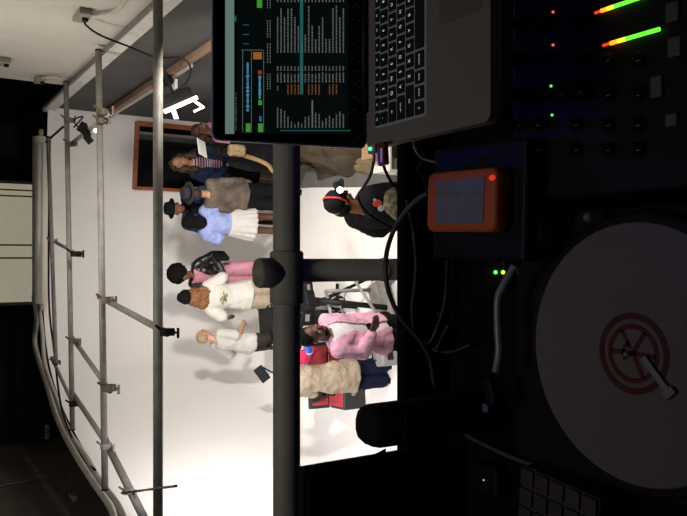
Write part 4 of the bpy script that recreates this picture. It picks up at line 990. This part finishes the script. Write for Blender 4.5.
# ---- loudspeaker at left and rounded speaker
yp = 1.005
a = P(301, 467, 'y', yp)
t = thing('flat_monitor', 'large flat black monitor standing switched off at the left end of the desk', 'monitor', (a.x-.28, yp, ZD_))
hh = a.z-ZD_
rbox(.56, .02, .006, .03, hh).build('panel', BLKM, t)
MB().box((0, -.0115, hh/2+.02), (.53, .003, hh-.05), bev=.001).build('screen', mat('off_screen', (.006, .006, .007), .35, nscale=30), t)
MB().box((0, .0, .006), (.24, .10, .012), bev=.004).box((0, 0, .03), (.05, .015, .06)).build('foot', BLKP, t)
cA = P(362, 426, 'y', .93); cB = P(372, 405, 'y', .93); cC = P(372, 447, 'y', .93)
w = abs(cB.x-cC.x)
t = thing('rounded_speaker', 'black round-topped desktop speaker standing beyond the turntable', 'speaker', ((cB.x+cC.x)/2, .93, ZD_))
hh2 = cA.z-ZD_
MB().box((0, 0, hh2/2), (w, .07, hh2), bev=.024).build('body', BLKM, t, True)
MB().box((0, -.036, hh2*.5), (w*.7, .003, hh2*.6), bev=.001).build('grille', BLKP, t)
MB().add([P(369, 457, 'y', .99)-t.location, P(386, 448, 'y', .99)-t.location, P(386, 458, 'y', .99)-t.location, P(369, 457, 'y', .995)-t.location, P(386, 448, 'y', .995)-t.location, P(386, 458, 'y', .995)-t.location], [[0, 1, 2], [3, 5, 4], [0, 3, 4, 1], [1, 4, 5, 2], [2, 5, 3, 0]]).build('stand_fin', BLKM, t)
# ---- cables on the desk
DCB = mat('desk_cable', (.05, .047, .055), .5, nscale=20); DCG = mat('desk_cable_grey', (.07, .067, .08), .6, nscale=20)
def yz(seq): return [P(x, y, a, v) for x, y, a, v in seq]
cable('thick_cable', yz([(445, 185, 'z', 4.10), (420, 198, 'z', 4.11), (404, 214, 'z', 4.09), (393, 232, 'y', 1.02), (386, 258, 'y', 1.0), (388, 290, 'y', 1.0), (401, 318, 'z', 4.06), (418, 338, 'z', 4.02), (430, 360, 'z', 3.98), (438, 400, 'z', 3.945), (460, 430, 'z', 3.945), (500, 452, 'z', 3.945), (545, 470, 'z', 3.945), (575, 485, 'z', 3.945)]), .0040, DCG, 'thick dark cable looping over the desk edge beside the post')
cable('desk_cable', yz([(407, 200, 'z', 4.08), (413, 230, 'z', 4.04), (416, 270, 'z', 4.03), (412, 310, 'z', 4.02), (416, 335, 'z', 4.0), (428, 343, 'z', 3.98), (436, 330, 'z', 3.97), (445, 300, 'z', 3.96), (447, 260, 'z', 3.95)]), .003, DCB, 'thin black cable hanging in a loop on the desk behind the post')
cable('desk_cable', yz([(448, 325, 'z', 3.96), (440, 342, 'z', 3.96), (434, 358, 'z', 3.95), (434, 400, 'z', 3.94), (444, 425, 'z', 3.94)]), .0028, DCG, 'pale thin cable curving beside the thick dark cable')
cable('desk_cable', yz([(470, 345, 'z', 3.95), (450, 352, 'z', 3.955), (432, 348, 'z', 3.96), (418, 325, 'z', 3.96), (426, 300, 'z', 3.95), (440, 315, 'z', 3.95)]), .0026, DCB, 'thin black cable coiled near the rear of the desk')
p = P(484, 480, 'z', 3.96)
t = thing('power_adaptor', 'small black adaptor with a tiny green light near the speaker', 'adaptor', (p.x, p.y, ZD_))
MB().box((0, 0, .015), (.05, .06, .03), bev=.005).build('casing', BLKP, t); MB().ell((0, 0, .031), .0014, .0014, .0012).build('indicator', glow('led_tiny', (.2, .8, .4), 1), t, True)
# ================================================================== LIGHT
def area(loc, tgt, e, size, col=(1, 1, 1), spread=180):
    l = bpy.data.lights.new('light', 'AREA'); l.energy = e; l.size = size; l.color = col; l.spread = R(spread)
    o = bpy.data.objects.new('unseen_light', l); COL.objects.link(o); o.location = loc
    o.rotation_euler = (Vector(tgt)-Vector(loc)).to_track_quat('-Z', 'Y').to_euler(); return o
area((1.55, 5.0, 2.85), (-.9, 9.0, .2), 62, .3, (1, .915, .82), 110)
area((-1.5, 5.4, 2.95), (-1.9, 8.3, .4), 42, .5, (1, .94, .94), 100)
area((0, 4.6, 2.8), (0, 7.0, 0), 9, .8, (1, .95, .90), 130)
area((1.45, 7.3, 2.1), (.9, 9.0, 1.0), 4, .3, (1, .97, .95), 150)
area((-1.2, 6.5, 5.6), (2.0, 6.5, 3.6), 21, 1.2, (1, .93, .82), 85)  # unseen lamp aimed to brighten the pale upper right wall
area((0, 6.6, 6.2), (0, 7.6, 0), 20, 2.0, (1, .92, .82), 75)  # soft fill added high up to lighten the pipe tops
area((-.2, .9, 5.9), (0, 1.4, 4.0), 1.5, .5, (1, .93, .82), 100)  # warm overhead lamp added to bring out the handrail
area((-.1, -.2, 5.9), (.1, .7, 4.0), .35, .7, (.88, .82, 1))  # dim purplish fill added over the desk and slipmat
area((.25, 1.75, 4.70), (.25, .9, 4.40), .08, .08, (.04, .06, 1), 36)  # unseen blue lamp placed to tint the laptop lid edge
area((-.7, 4.2, 4.75), (-.7, 5.5, 3.0), 5, 1.0, (1, .94, .86), 100)  # extra fill added for the nearest spanning pipe
area((-.15, .25, 4.72), (-.12, 1.14, 4.2), .009, .06, (.04, .06, 1), 60)  # faint unseen blue lamp placed for the streak along the handrail
w = bpy.data.worlds.new('world'); scn.world = w; w.use_nodes = True
w.node_tree.nodes['Background'].inputs[0].default_value = (.5, .5, .6, 1); w.node_tree.nodes['Background'].inputs[1].default_value = .02
